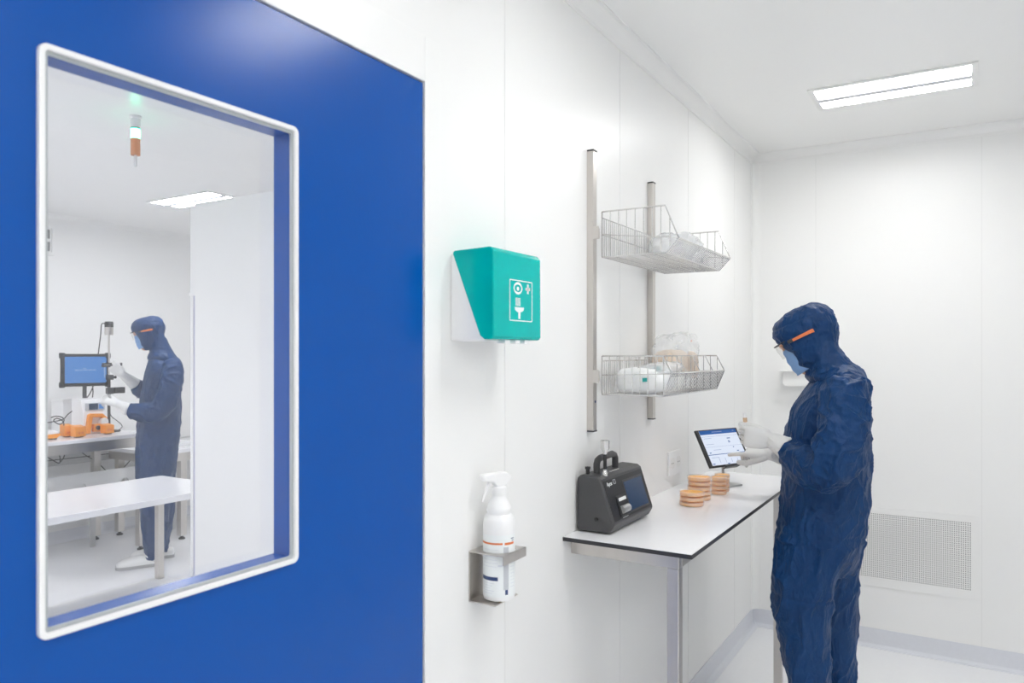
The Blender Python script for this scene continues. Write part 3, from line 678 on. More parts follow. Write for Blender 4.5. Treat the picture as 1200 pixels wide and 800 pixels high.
# rugged tablet on pole
x = -5.80
A = WX(74, 414, x); B = WX(124.5, 452, x); 
tcen = (A+B)/2
face = (Vector((0, 0, H))-tcen); face.z = 0; face = (face.normalized()*.7+Vector((1, 0, 0))*.3).normalized(); sidev = Vector((0, 0, 1)).cross(face)
wd = 50.5*ray(100, 430).length/ray(100, 430).length*tcen.x/ray(100, 430).x; ht = 38.0*tcen.x/ray(100, 430).x
mt = thing('display_tablet', 'rugged tablet with blue screen on a pole on the far bench', 'tablet', (tcen.x, tcen.y, Z0), rot=Matrix((sidev, face, Vector((0, 0, 1)))).transposed())
hw, hh = wd/2, ht/2; zc_ = tcen.z-Z0
a = MB(); a.box(-hw, hw, -.018, .012, zc_-hh, zc_+hh)
for sx in (-1, 1):
    for sz in (-1, 1): a.box(sx*hw-.03 if sx > 0 else -hw-.008, hw+.008 if sx > 0 else -hw+.03, -.022, .016, zc_+sz*hh-.035 if sz > 0 else zc_-hh-.008, zc_+hh+.008 if sz > 0 else zc_-hh+.035)
a.build('casing', 'black', mt, local=True, bevel=.006)
a = MB(); a.box(-hw+.028, hw-.022, .012, .014, zc_-hh+.026, zc_+hh-.022); a.cur = 1
for k in range(5): a.box(-.07+.03*k, -.048+.03*k, .014, .0145, zc_-.004, zc_+.004)
a.box(-.02, .005, .014, .0145, zc_+.01, zc_+.016); a.box(hw-.04, hw-.03, .014, .0145, zc_-.06, zc_+.06)
a.build('screen', ['scr_mid', 'scr_dim'], mt, local=True)
MB().box(-.013, .013, -.04, -.018, .01, zc_).build('pole', 'grey', mt, local=True)
MB().box(-.03, .03, -.10, .04, 0, .012).build('base', 'grey', mt, local=True, bevel=.003)
# stand with rod, motor, clamps
x = -5.72
rod = WX(127.7, 500, x)
ls = thing('lab_stand', 'tall steel rod stand with top sensor and clamps behind the far tablet', 'stand', (rod.x, rod.y, Z0))
ry = rod.y; topz = WX(127.7, 392, x).z
MB().tube([(x, ry, Z0+.01), (x, ry, topz)], .007, 12).build('rod', 'steel', ls, smooth=True)
MB().box(x-.08, x+.06, ry-.06, ry+.06, Z0, Z0+.014).build('base', 'grey', ls, bevel=.003)
MB().lathe((x, ry, topz-.002), [(.028, 0), (.031, .004), (.031, .06), (.029, .062)], 24).build('sensor', 'steel', ls, smooth=True)
MB().lathe((x, ry, topz+.058), [(.031, 0), (.031, .038), (.026, .044)], 24).build('sensor_cap', 'black', ls, smooth=True)
def cl(v0, v1, dy0, dy1, m='grey', dx=.0): za, zb_ = WX(127, v1, x).z, WX(127, v0, x).z; return MB().box(x-.014+dx, x+.016+dx, ry+dy0, ry+dy1, za, zb_).build('clamp', m, ls, bevel=.003)
cl(425, 430, -.05, .10); cl(439, 445, -.02, .03); cl(454, 461.5, -.02, .035)
MB().box(x-.02, x+.03, ry+.035, ry+.115, WX(127, 461, x).z, WX(127, 454, x).z).build('clamp_block', 'black', ls, bevel=.004)
MB().tube([(x, ry+.03, WX(127, 442, x).z), (x, ry+.055, WX(127, 442, x).z)], [.006, .012], 12).build('clamp_knob', 'black', ls, smooth=True)
MB().tube([(x-.0, ry, Z0+.005), (x, ry, WX(127, 440, x).z)], .011, 10).build('lower_sleeve', 'black', ls, smooth=True)
# pump
x = -5.66
def bx(u0, v0, u1, v1, xf, depth, mb=None):    # box whose front face is seen at these sight lines, standing at plane xf
    P, Q = WX((u0+u1)/2-(u1-u0)/2, v0, xf), WX(u1, v1, xf); mb = mb or MB()
    return mb.box(xf-depth, xf, P.y, Q.y, min(P.z, Q.z), max(P.z, Q.z))
pm = thing('peristaltic_pump', 'white pump unit with orange frame and dial on the far bench', 'pump', (x, WX(114, 500, x).y, Z0))
hy0, hy1 = WX(99, 480, x).y, WX(124, 480, x).y
MB().prism([(x-.18, Z0), (x-.02, Z0), (x-.02, WX(110, 485, x).z), (x-.05, WX(110, 468, x).z), (x-.18, WX(110, 467, x).z)], 'y', hy0, hy1).build('housing', 'plastic', pm, bevel=.006)
bx(101, 472.5, 123, 480, x-.018, .014).build('control_panel', 'label_grey', pm, bevel=.001)
bx(104.5, 473, 115, 479.5, x-.016, .004).build('display', 'screen_off', pm)
bx(116, 473.5, 121.5, 478.5, x-.016, .004).build('keypad', 'scr_mid', pm)
ax_ = x+.012
def OP(u, v): p = WX(u, v, ax_); return (p.y, p.z)
fr_ = [OP(101.5, 508), OP(105, 486), OP(108, 484.5), OP(121, 484.5), OP(126, 489), OP(127, 493), OP(122, 493), OP(120, 488.5), OP(109, 488.5), OP(108.5, 492), OP(106.5, 508)]
MB().prism(fr_, 'x', ax_-.07, ax_).build('orange_frame', 'orange', pm, bevel=.003)
bx(110.5, 497, 121, 505, ax_+.002, .07).build('tube_bed', 'orange', pm, bevel=.004)
dp = WX(122.5, 494, ax_); MB().lathe((ax_-.04, dp.y, dp.z), [(.030, 0), (.032, .004), (.032, .04), (.028, .046)], 28, ax=(1, 0, 0)).build('rotor', 'clear_white', pm, smooth=True)
dp = WX(114.5, 501, ax_); MB().lathe((ax_+.0, dp.y, dp.z), [(.017, 0), (.017, .012), (.012, .016)], 12, ax=(1, 0, 0)).build('dial', 'dark', pm)
# orange blocks
def oblock(u0, u1, vtop, vbot, xf, lab):
    t = thing('orange_block', lab, 'device foot', (xf, WX((u0+u1)/2, vbot, xf).y, Z0), 'orange blocks in front of the far tablet')
    P, Q = WX(u0, vtop, xf), WX(u1, vtop, xf)
    d = .07
    MB().prism([(xf, Z0+.008), (xf, P.z), (xf-d, P.z+.01), (xf-d, Z0+.008)], 'y', P.y, Q.y).build('body', 'orange', t, bevel=.003)
    MB().box(xf-.05, xf-.01, P.y+.015, Q.y-.015, Z0, Z0+.009).build('pad', 'dark', t)
    for k in (.35, .65): 
        yk = P.y+(Q.y-P.y)*k; MB().lathe((xf-.001, yk, Z0+.035), [(.008, 0), (.008, .002)], 10, ax=(1, 0, 0)).build('mark', 'temple', t)
oblock(76, 86.5, 499, 508, -5.60, 'orange block left of the pole on the far bench')
oblock(88.5, 101, 500.5, 510.5, -5.50, 'orange block in front of the pole, largest of three')
oblock(123.5, 134, 498.5, 507, -5.54, 'orange block right of the pump below the gloved hand')
# stirrer at the left
sx_ = -5.52
sc_ = WX(56, 505, sx_)
sr = thing('laboratory_scale', 'white domed instrument with orange base at the left of the far bench', 'instrument', (sx_, sc_.y, Z0))
ya_, yb_ = WX(38, 505, sx_).y, WX(72, 505, sx_).y
MB().prism([(ya_, Z0+.010), (yb_-.03, Z0+.010), (yb_, Z0+.03), (yb_-.004, Z0+.04), (ya_, Z0+.035)], 'x', sx_-.20, sx_).build('base', 'orange', sr, bevel=.004)
MB().prism([(ya_, Z0+.035), (yb_-.006, Z0+.040), (yb_-.03, Z0+.062), (yb_-.09, Z0+.078), (ya_, Z0+.080)], 'x', sx_-.195, sx_-.004).build('cover', 'plastic', sr, bevel=.006, seg=3)
MB().box(sx_-.10, sx_-.02, yb_-.05, yb_-.02, Z0, Z0+.011).build('foot', 'dark', sr)
for k in range(4): MB().box(sx_-.06, sx_-.05, yb_-.16+.03*k, yb_-.15+.03*k, Z0+.0785, Z0+.0795).build('button', 'dark', sr)
wb = thing('storage_box', 'white box against the far wall behind the rugged tablet pole', 'box', (-5.98, WX(85, 480, -5.98).y, Z0))
y0w, y1w = WX(74, 480, -5.95).y, WX(102, 480, -5.95).y
MB().box(-6.12, -5.95, y0w, y1w, Z0, WX(85, 471, -5.95).z).build('body', 'plastic', wb, bevel=.005)
MB().box(-6.125, -5.945, y0w-.005, y1w+.005, WX(85, 471, -5.95).z, WX(85, 468, -5.95).z).build('lid', 'white', wb, bevel=.003)
# cables
def cable(pts, r, label, name='cable'):
    P = [Vector(p) for p in pts]; out = []
    for i in range(len(P)-1):
        p0, p1, p2, p3 = P[max(i-1, 0)], P[i], P[i+1], P[min(i+2, len(P)-1)]
        for k in range(8):
            s = k/8; out.append(.5*((2*p1)+(p2-p0)*s+(2*p0-5*p1+4*p2-p3)*s*s+(3*p1-p0-3*p2+p3)*s**3))
    out.append(P[-1]); mb = MB(); mb.tube(out, r, 8)
    return tag(mb.build(name, 'black', None, smooth=True), label, 'cable', 'black cables around the far bench')
xc = -5.83
cable([WX(109.5, 452, xc), WX(104, 463, xc), WX(94, 474, xc), WX(80, 485, xc), WX(74, 491, xc), WX(62, 494, xc), WX(46, 496, xc)], .004, 'black cable drooping from the rugged tablet to the left')
cable([WX(108.5, 452, xc), WX(109, 460, xc), WX(108, 468, xc)], .004, 'short black cable hanging below the right side of the rugged tablet')
cable([WX(122.5, 379, -5.74), WX(119, 380, -5.76), WX(118, 392, -5.78), WX(116.5, 404, -5.80), WX(115, 416, -5.83)], .004, 'black cable from the top sensor down behind the rugged tablet')
cable([WX(127, 480, -5.74), WX(131, 488, -5.66), WX(140, 495, -5.6), WX(143, 500, -5.6), WX(137, 505, -5.58), WX(131, 506, -5.6)], .003, 'thin black cable curling on the bench right of the pump')
cable([WX(60, 489, -5.62)+Vector((0, 0, .0)), WX(66, 487.5, -5.62), WX(73, 489, -5.62), WX(75, 493, -5.62), WX(70, 497, -5.62), WX(63, 493, -5.62), WX(67, 490, -5.62), WX(74, 494, -5.62), WX(75, 504, -5.62)], .004, 'coiled black cable behind the white domed instrument')
xu = -6.08
cable([WX(52, 533, xu), WX(60, 538, xu), WX(70, 542, xu), WX(69, 528, xu)], .004, 'black cable hanging under the left end of the far bench')
cable([WX(76, 527, xu), WX(75, 535, xu), WX(71, 541, xu)], .004, 'second short black cable under the left end of the far bench')
cable([WX(90, 525, xu), WX(100, 533, xu), WX(112, 540, xu), WX(124, 551, xu), WX(132, 560, xu)], .004, 'long black cable falling diagonally under the far bench')
cable([WX(158, 532, -6.0), WX(151, 541, -6.0), WX(143, 550, -6.0)], .004, 'black cable under the lower far table beside the person')
# floor cable tray along the wall (grey duct)
dk = thing('cable_duct', 'grey cable duct along the far wall under the bench', 'duct', (X0+.04, 3, .60))
MB().box(X0, X0+.05, 1.2, 4.9, .62, .74).build('channel', 'under', dk, bevel=.003)
MB().box(X0+.048, X0+.052, 1.2, 4.9, .665, .672).build('lid_seam', 'dark', dk)
# wall vent / small framed hatch high on far wall
p0, p1 = WX(44, 262, X0), WX(63, 300, X0)
fv = thing('wall_grille', 'small white framed vent with dark slots high on the far wall', 'vent', (X0, (p0.y+p1.y)/2, p1.z))
a = MB(); yL, yR, zL, zH = p1.y-.30, p1.y, p1.z+.0, p0.z+.0
ringframe(a, rrect(yL, yR, zL, zH, .01), rrect(yL+.024, yR-.024, zL+.024, zH-.024, .005), X0, X0+.02); a.build('frame', 'white', fv, bevel=.003)
a = MB(); ringframe(a, rrect(yL+.024, yR-.024, zL+.024, zH-.024, .005), rrect(yL+.034, yR-.034, zL+.034, zH-.034, .005), X0, X0+.012); a.box(X0, X0+.014, yL+.03, yR-.03, (zL+zH)/2-.012, (zL+zH)/2+.012); a.build('bars', 'white', fv)
MB().box(X0+.0005, X0+.003, yL+.03, yR-.03, zL+.03, zH-.03).build('opening', 'shade', fv)
# signal tower hanging from the ceiling
sp = WZ(158.8, 136, CZ)
sg = thing('signal_lamp', 'signal tower with lit green and orange lenses hanging from the far ceiling', 'signal lamp', (sp.x, sp.y, CZ))
def seg(za, zb_, r, m, n): MB().lathe((sp.x, sp.y, CZ-zb_), [(r*.97, 0), (r, .002), (r, zb_-za-.002), (r*.97, zb_-za)], 24).build(n, m, sg, smooth=True)
seg(0, .014, .026, 'plastic', 'mount'); seg(.014, .054, .0205, 'clear_white', 'clear_lens'); seg(.054, .060, .0215, 'teal_in', 'seal')
seg(.060, .105, .0205, 'green_led', 'green_lens'); seg(.105, .112, .0215, 'orange_led', 'seal'); seg(.112, .182, .0205, 'orange_led', 'orange_lens'); seg(.182, .235, .006, 'plastic', 'stem')

# ================================================================ PEOPLE
def bake(mb, name, mats, parent, voxel, smooth_it=4, fn=None, cut=None, solid=0, ratio=None):
    """union of closed lofts -> one continuous surface (voxel remesh), smoothed and displaced"""
    me = bpy.data.meshes.new('tmp'); me.from_pydata([tuple(v) for v in mb.v], [], mb.f)
    bm = bmesh.new(); bm.from_mesh(me); bmesh.ops.recalc_face_normals(bm, faces=bm.faces); bm.to_mesh(me); bm.free()
    o = bpy.data.objects.new('tmp', me); COL.objects.link(o)
    r = o.modifiers.new('r', 'REMESH'); r.mode = 'VOXEL'; r.voxel_size = voxel; r.use_smooth_shade = True
    if smooth_it: s = o.modifiers.new('s', 'SMOOTH'); s.iterations = smooth_it; s.factor = .5
    dg = bpy.context.evaluated_depsgraph_get(); me2 = bpy.data.meshes.new_from_object(o.evaluated_get(dg))
    bpy.data.objects.remove(o); bpy.data.meshes.remove(me); me2.name = name
    if fn:
        ns = [v.normal.copy() for v in me2.vertices]
        for v, n in zip(me2.vertices, ns): v.co = v.co+n*fn(v.co, n)
    if cut:
        bm = bmesh.new(); bm.from_mesh(me2)
        dl = [f for f in bm.faces if cut(f.calc_center_median(), f.normal)]
        bmesh.ops.delete(bm, geom=dl, context='FACES')
        for _ in range(6):
            be = [v for v in bm.verts if v.is_boundary]
            new = {}
            for v in be:
                nb = [e.other_vert(v) for e in v.link_edges if e.is_boundary]
                if len(nb) == 2: new[v] = v.co*.5+(nb[0].co+nb[1].co)*.25
            for v, c_ in new.items(): v.co = c_
        bm.to_mesh(me2); bm.free()
    for k in mats: me2.materials.append(M[k])
    for p in me2.polygons: p.use_smooth = True
    ob = bpy.data.objects.new(name, me2); COL.objects.link(ob); ob.parent = parent
    if solid: sm = ob.modifiers.new('solid', 'SOLIDIFY'); sm.thickness = solid; sm.offset = 1
    return ob
def cr(P, m=4):
    out = []
    for i in range(len(P)-1):
        p0, p1, p2, p3 = P[max(i-1, 0)], P[i], P[i+1], P[min(i+2, len(P)-1)]
        for k in range(m):
            s = k/m; out.append([.5*((2*b)+(c-a)*s+(2*a-5*b+4*c-d)*s*s+(3*b-a-3*c+d)*s**3) for a, b, c, d in zip(p0, p1, p2, p3)])
    out.append(list(P[-1])); return out
def ell(mb, rows, n=32, pw=.88, m=4, tiltfn=None):   # rows: (x, y, z, rx, ry) horizontal elliptical rings
    rg = []
    for x, y, z, rx, ry in cr([list(r) for r in rows], m):
        ring = []
        for k in range(n):
            a = 2*math.pi*k/n; c, s = math.cos(a), math.sin(a)
            ring.append(Vector((x+rx*math.copysign(abs(c)**pw, c), y+ry*math.copysign(abs(s)**pw, s), z)))
        rg.append(ring)
    mb.rings(rg); return mb
def limb(mb, pts, m=5, n=18, ck=1.0):    # pts: (x,y,z,r)
    q = cr([list(p) for p in pts], m)
    P = [Vector(p[:3]) for p in q]; R = [p[3] for p in q]
    d0 = (P[0]-P[1]).normalized(); d1 = (P[-1]-P[-2]).normalized()
    P = [P[0]+d0*R[0]*.8*ck, P[0]+d0*R[0]*.5*ck]+P+[P[-1]+d1*R[-1]*.5*ck, P[-1]+d1*R[-1]*.8*ck]; R = [R[0]*.45, R[0]*.85]+R+[R[-1]*.85, R[-1]*.45]
    mb.tube(P, R, n); return mb

def hand(mb, wrist, fwd, back, thumb, curls, tcurl, k=1.0, rk=1.0):
    """wrist point, forward dir, back-of-hand dir, thumb-side dir"""
    X = Vector(fwd).normalized(); Z = Vector(back); Z = (Z-X*Z.dot(X)).normalized(); Y = Vector(thumb); Y = (Y-X*Y.dot(X)-Z*Y.dot(Z)).normalized()
    W = Vector(wrist)
    def L(x, y, z): return W+X*x+Y*y+Z*z
    spread = 0.0
    rg = []
    for x, y, ry, rz in cr([[-.012, 0, .026, .020], [.01, 0, .030, .020], [.035, .001, .038, .018], [.065, .001, .041, .0165], [.085, 0, .040, .0135], [.094, 0, .036, .009]], 3):
        ring = []
        for q in range(20):
            a = 2*math.pi*q/20; c, s = math.cos(a), math.sin(a)
            ring.append(L(x*k, (y+rk*ry*math.copysign(abs(c)**.75, c))*k, rz*rk*math.copysign(abs(s)**.8, s)*k))
        rg.append(ring)
    mb.rings(rg)
    ys = [.030, .0105, -.0095, -.0285]; ln = [.073, .081, .075, .060]; rad = [q*rk for q in (.0084, .0087, .0083, .0075)]
    for i in range(4):
        p = L(.084*k, ys[i]*k, .001*k); ang = 0; sp = spread*(1.5-i)
        pts = [(*L(.068*k, ys[i]*.96*k, 0), rad[i]*k), (*p, rad[i]*1.06*k)]
        for sgm, fr in enumerate((.46, .30, .24)):
            ang += math.radians(curls[i][sgm]); d = X*math.cos(ang)-Z*math.sin(ang); d = (d+Y*sp*math.cos(ang)).normalized()
            for h in (.5, 1):
                pts.append((*(p+d*ln[i]*fr*k*h), rad[i]*k*(1-.07*(sgm+h)*.8)))
            p = p+d*ln[i]*fr*k
        limb(mb, pts, 2, 12)
    # thumb
    p = L(.018*k, .024*k, -.006*k); pts = [(*p, .014*k*rk)]
    a0, a1, a2, roll = [math.radians(q) for q in tcurl]
    ang = a0
    for ln_, r, da in ((.042, .0115, 0), (.033, .0105, a1), (.027, .0092, a2)):
        ang -= da
        d = X*math.cos(ang)+(Y*math.cos(roll)-Z*math.sin(roll))*math.sin(ang)
        p = p+d*ln_*k; pts.append((*p, r*k*rk))
    limb(mb, pts, 4, 12)
    return L

def rid(p, sc, off, pw=1.5): 
    n = noise.noise(Vector((p.x*sc[0]+off, p.y*sc[1]+off*.7, p.z*sc[2]-off)))
    return (1-min(1, abs(n)*2.2))**pw

def build_person(cfg):
    root = Vector(cfg['root']); F = Vector((*cfg['face'], 0)).normalized(); Lf = Vector((0, 0, 1)).cross(F)
    R = Matrix((F, Lf, Vector((0, 0, 1)))).transposed()
    t = thing('person', cfg['label'], 'person', root, rot=R)
    t.location = root
    cam = Vector((0, 0, H))
    def S(u, v, l):      # sight line met with the body's own lengthwise plane at lateral offset l
        d = ray(u, v); s = (l-(cam-root).dot(Lf))/d.dot(Lf); P = cam+d*s-root
        return (P.dot(F), l, P.z)
    cfgS = cfg['S'](S)
    vox = cfg['vox']
    # ---------------- coverall
    mb = MB(); rows = []
    for v, uf, ub, hl in cfgS['torso']:
        a, b = S(uf, v, 0), S(ub, v, 0); rows.append(((a[0]+b[0])/2, 0, a[2], (a[0]-b[0])/2, hl))
    ell(mb, rows)
    sh = cfgS['shoulder']     # (f, z, half width, r)
    limb(mb, [(sh[0], -sh[2], sh[1]-.012, sh[3]), (sh[0], 0, sh[1]+.012, sh[3]*1.05), (sh[0], sh[2], sh[1]-.012, sh[3])])
    for leg in cfgS['legs']:
        rows = []
        for v, uf, ub, lc, hl in leg:
            a, b = S(uf, v, lc), S(ub, v, lc); rows.append(((a[0]+b[0])/2, lc, a[2], (a[0]-b[0])/2, hl))
        ell(mb, rows)
    for arm in cfgS['arms']: limb(mb, arm, ck=.3)
    amp = cfg['amp']
    def wr(p, n):
        armz = 1 if (abs(p.y) > .185 or p.x > .15) and p.z > .98 else 0
        q = p+Vector((noise.noise(p*5), noise.noise(p*5+Vector((9, 2, 4))), 0))*.04
        if armz: d = .0145*rid(q, (10, 10, 13), 3.1, 2.6)+.007*rid(q, (24, 24, 26), 8.2, 2.4)
        elif p.z > .86: d = .0125*rid(q+Vector((p.z*.35, 0, 0)), (8, 8, 4.5), 5.3, 2.6)+.007*rid(q+Vector((0, 0, p.x*.6)), (20, 20, 15), 1.7, 2.4)
        else: d = .0135*rid(q+Vector((p.z*.30, 0, 0)), (11, 11, 3.4), 7.3, 2.4)+.007*rid(q+Vector((p.z*.25, 0, 0)), (24, 24, 9), 2.7, 2.4)
        for zs in cfg['seams']:
            zz = p.z-zs-.010*noise.noise(p*9)
            d -= .004*math.exp(-(zz/.006)**2)
            d += .003*math.exp(-((zz-.018)/.012)**2)*noise.noise(Vector((p.x*45, p.y*45, 3)))
        return (d-.006)*amp
    bake(mb, 'coverall', ['coverall'], t, vox, 5, wr)
    # ---------------- head frame
    hc = Vector(S(*cfgS['head'][:2], 0)); pit = math.radians(cfgS['head'][2]); hs = cfgS['head'][3]
    hx = Vector((math.cos(pit), 0, -math.sin(pit))); hz = Vector((math.sin(pit), 0, math.cos(pit)))
    def HP(h, l, n): return hc+hx*(h*hs)+Vector((0, l*hs, 0))+hz*(n*hs)
    def headloft(mb, rows, n=30, pw=.9, m=4):
        rg = []
        for nn, hf, hb, hl in cr([list(r) for r in rows], m):
            ring = []
            for k in range(n):
                a = 2*math.pi*k/n; c, s = math.cos(a), math.sin(a)
                x = (hf+hb)/2+(hf-hb)/2*math.copysign(abs(c)**pw, c); ring.append(HP(x, hl*math.copysign(abs(s)**pw, s), nn))
            rg.append(ring)
        mb.rings(rg)
    # ---------------- body: head with face, neck, trunk, limbs, one surface
    bd = MB()
    headloft(bd, [(.098, .02, -.03, .02), (.090, .06, -.065, .05), (.065, .084, -.088, .066), (.035, .091, -.094, .072), (.005, .086, -.090, .070), (-.03, .088, -.078, .064), (-.06, .088, -.045, .056), (-.09, .082, -.02, .046), (-.108, .07, .0, .030), (-.114, .055, .02, .015)])
    limb(bd, [(*HP(.088, 0, .018), .007), (*HP(.091, 0, -.004), .008), (*HP(.083, 0, -.020), .010), (*HP(.080, 0, -.034), .009)], 3, 12)      # nose
    limb(bd, [(*HP(.088, -.04, .026), .008), (*HP(.093, 0, .026), .009), (*HP(.088, .04, .026), .008)], 3, 12)                                   # brow
    for s in (-1, 1): limb(bd, [(*HP(.0, s*.072, .012), .010), (*HP(-.004, s*.077, -.012), .009)], 2, 10)                                       # ears
    limb(bd, [(*HP(.086, -.02, -.062), .006), (*HP(.094, 0, -.062), .007), (*HP(.086, .02, -.062), .006)], 3, 10)                               # mouth
    nb = Vector(((sh[0]), 0, sh[1])); limb(bd, [(*HP(-.02, 0, -.06), .052), (*(nb+Vector((.05, 0, .035))), .045), (*(nb+Vector((.035, 0, -.04))), .05)])
    rows = []
    for v, uf, ub, hl in cfgS['torso']:
        a, b = S(uf, v, 0), S(ub, v, 0); rows.append(((a[0]+b[0])/2, 0, a[2]-.01, max(.03, (a[0]-b[0])/2-.045), max(.03, hl-.045)))
    ell(bd, rows)
    limb(bd, [(sh[0], -sh[2]+.01, sh[1]-.03, sh[3]-.03), (sh[0], 0, sh[1]-.01, sh[3]-.02), (sh[0], sh[2]-.01, sh[1]-.03, sh[3]-.03)])
    for leg in cfgS['legs']:
        rows = []
        for v, uf, ub, lc, hl in leg:
            a, b = S(uf, v, lc), S(ub, v, lc); rows.append(((a[0]+b[0])/2, lc, a[2], max(.028, (a[0]-b[0])/2*.62), max(.028, hl*.62)))
        ell(bd, rows)
    for i, arm in enumerate(cfgS['arms']):
        limb(bd, [(*p[:3], max(.024, p[3]-.028)) for p in arm]+[(*cfgS['hands'][i]['w'], .022)])
        h = cfgS['hands'][i]; hand(bd, h['w'], h['f'], h['b'], h['t'], h['c'], h['tc'], h.get('k', 1.0), .62)
    for sh_ in cfgS['shoes']:
        hx0, hy0, ang = sh_; d = Vector((math.cos(ang), math.sin(ang), 0)); P0 = Vector((hx0, hy0, 0))
        limb(bd, [(*(P0+d*.03+Vector((0, 0, .11))), .036), (*(P0+d*.05+Vector((0, 0, .05))), .03), (*(P0+d*.20+Vector((0, 0, .035))), .02)])
    bake(bd, 'body', ['skin'], t, .005, 2)
    # ---------------- hood
    hd = MB()
    headloft(hd, [(.117, .005, -.03, .02), (.112, .045, -.06, .045), (.099, .078, -.088, .066), (.075, .096, -.108, .080), (.045, .100, -.117, .087), (.020, .092, -.116, .088), (-.005, .086, -.105, .086), (-.04, .084, -.088, .082), (-.07, .080, -.070, .076), (-.095, .070, -.055, .066), (-.112, .05, -.04, .05)])
    nk = cfgS['neck']
    rows = []
    for v, uf, ub, hl in nk:
        a, b = S(uf, v, 0), S(ub, v, 0); rows.append(((a[0]+b[0])/2, 0, a[2], (a[0]-b[0])/2, hl))
    ell(hd, rows)
    def hw_(p, n):
        q = p-hc; d = .006*rid(q+Vector((noise.noise(p*9)*.03, 0, 0)), (16, 16, 22), 4.2, 1.6)+.003*rid(q, (38, 38, 44), 6.2)
        hh_, nn_ = q.dot(hx)/hs, q.dot(hz)/hs
        lat = abs(p.y)
        # crown seam running front to back and the drawcord gather behind
        d -= .0035*math.exp(-((nn_-.075-.35*hh_*.4)/.004)**2) if hh_ > -.06 else 0
        d -= .006*math.exp(-(((hh_+.10)/.02)**2+((nn_+.045)/.012)**2))
        return (d-.003)*amp
    def cut(c, n):
        q = c-hc; h_, nn_ = q.dot(hx)/hs, q.dot(hz)/hs
        return n.dot(hx) > .05 and h_ > .055 and (nn_+.030)**2/.066**2+(c.y/hs)**2/.053**2 < 1
    bake(hd, 'hood', ['coverall'], t, vox*.85, 3, hw_, cut, .0022)
    # ---------------- mask
    mk = MB(); rg = []
    for i in range(13):
        sN = i/12; nn = .006-.100*sN; ring = []
        for k in range(17):
            a = math.radians(-82+164*k/16)
            bulge = .005*math.sin(math.pi*min(1, sN*1.05))+.0015*math.sin(sN*math.pi*6)
            rr = Vector((math.cos(a), math.sin(a)))
            ring.append(HP(.020+(.0765+bulge)*rr.x, (.060)*rr.y, nn+.008*(1-rr.x)))
        rg.append(ring)
    vs = [p for r in rg for p in r]; fs = [(i*17+k, i*17+k+1, (i+1)*17+k+1, (i+1)*17+k) for i in range(12) for k in range(16)]
    mk.add(vs, fs); mo = mk.build('face_mask', 'mask', t, local=True, smooth=80); sm = mo.modifiers.new('s', 'SOLIDIFY'); sm.thickness = .002
    # ---------------- goggles
    gg = MB(); rg = []
    for i in range(7):
        nn = .034-.052*i/6; rg.append([HP(.012+.103*math.cos(a)*(1-.04*abs(i-2)/4), .078*math.sin(a), nn) for a in [math.radians(-62+124*k/18) for k in range(19)]])
    gg.add([p for r in rg for p in r], [(i*19+k, i*19+k+1, (i+1)*19+k+1, (i+1)*19+k) for i in range(6) for k in range(18)])
    go = gg.build('goggle_lens', 'clear', t, local=True, smooth=80)
    gf = MB(); top = [HP(.012+.104*math.cos(a), .079*math.sin(a), .034) for a in [math.radians(-64+128*k/18) for k in range(19)]]
    gf.tube(top, .0022*hs, 8); gf.build('goggle_frame', 'dark', t, local=True, smooth=True)
    for s in (-1, 1):
        g2 = MB(); pts = [HP(.058, s*.074, .026), HP(.050, s*.090, .024), HP(.02, s*.0975, .0225), HP(-.012, s*.0990, .021), HP(-.030, s*.0985, .019)]
        cc = cr([list(p) for p in pts], 4)
        wv = [.0035, .0075]; rgs = []
        for i, p in enumerate(cc):
            f_ = i/(len(cc)-1); hh2 = .0040+.0028*f_; p = Vector(p)
            rgs.append([p+hz*hh2+Vector((0, s*.001, 0)), p-hz*hh2+Vector((0, s*.001, 0)), p-hz*hh2-Vector((0, s*.003, 0)), p+hz*hh2-Vector((0, s*.003, 0))])
        g2.rings(rgs); g2.build('goggle_arm', 'temple', t, local=True, bevel=.0006)
        g3 = MB(); g3.obox(HP(.056, s*.083, .025), hx, (0, 1, 0), hz, .009, .011, .006); g3.build('goggle_hinge', 'dark', t, local=True, bevel=.001)
    # ---------------- gloves
    for i, h in enumerate(cfgS['hands']):
        gl = MB(); Lh = hand(gl, h['w'], h['f'], h['b'], h['t'], h['c'], h['tc'], h.get('k', 1.0))
        W = Vector(h['w']); e = Vector(h['cuff']); limb(gl, [(*(W+(Vector(Lh(.02, 0, 0))-W)), .022), (*W, .028), (*(W*.5+e*.5), .036), (*e, h.get('cr', .043))], 4, 20, .25)
        def gw(p, n, W=W): return .0022*(rid(p, (30, 30, 45), 2.2, 1.5)-.4)*min(1, max(0, (p-W).length/.04)) if (p-W).dot(e-W) > 0 else 0
        bake(gl, 'glove', ['glove'], t, .0018 if vox < .006 else .004, 2, gw)
    # ---------------- shoes
    for hx0, hy0, ang in cfgS['shoes']:
        d = Vector((math.cos(ang), math.sin(ang), 0)); s_ = Vector((-d.y, d.x, 0)); P0 = Vector((hx0, hy0, 0))
        sm_ = MB(); rg = []
        for x, hw2, zt_ in cr([[-.045, .022, .05], [-.035, .036, .066], [0, .041, .072], [.05, .043, .078], [.10, .046, .082], [.15, .051, .074], [.20, .052, .060], [.235, .042, .046], [.25, .022, .032]], 3):
            rg.append([P0+d*x+s_*hw2*c+Vector((0, 0, max(.012, .020+(zt_-.020)*z))) for c, z in ((-1, 0), (-1, .35), (-.86, .70), (-.55, .94), (0, 1), (.55, .94), (.86, .70), (1, .35), (1, 0), (.0, -.0))])
        sm_.rings(rg); so_ = sm_.build('shoe', 'shoe', t, local=True, smooth=60)
        sl = MB(); rg = []
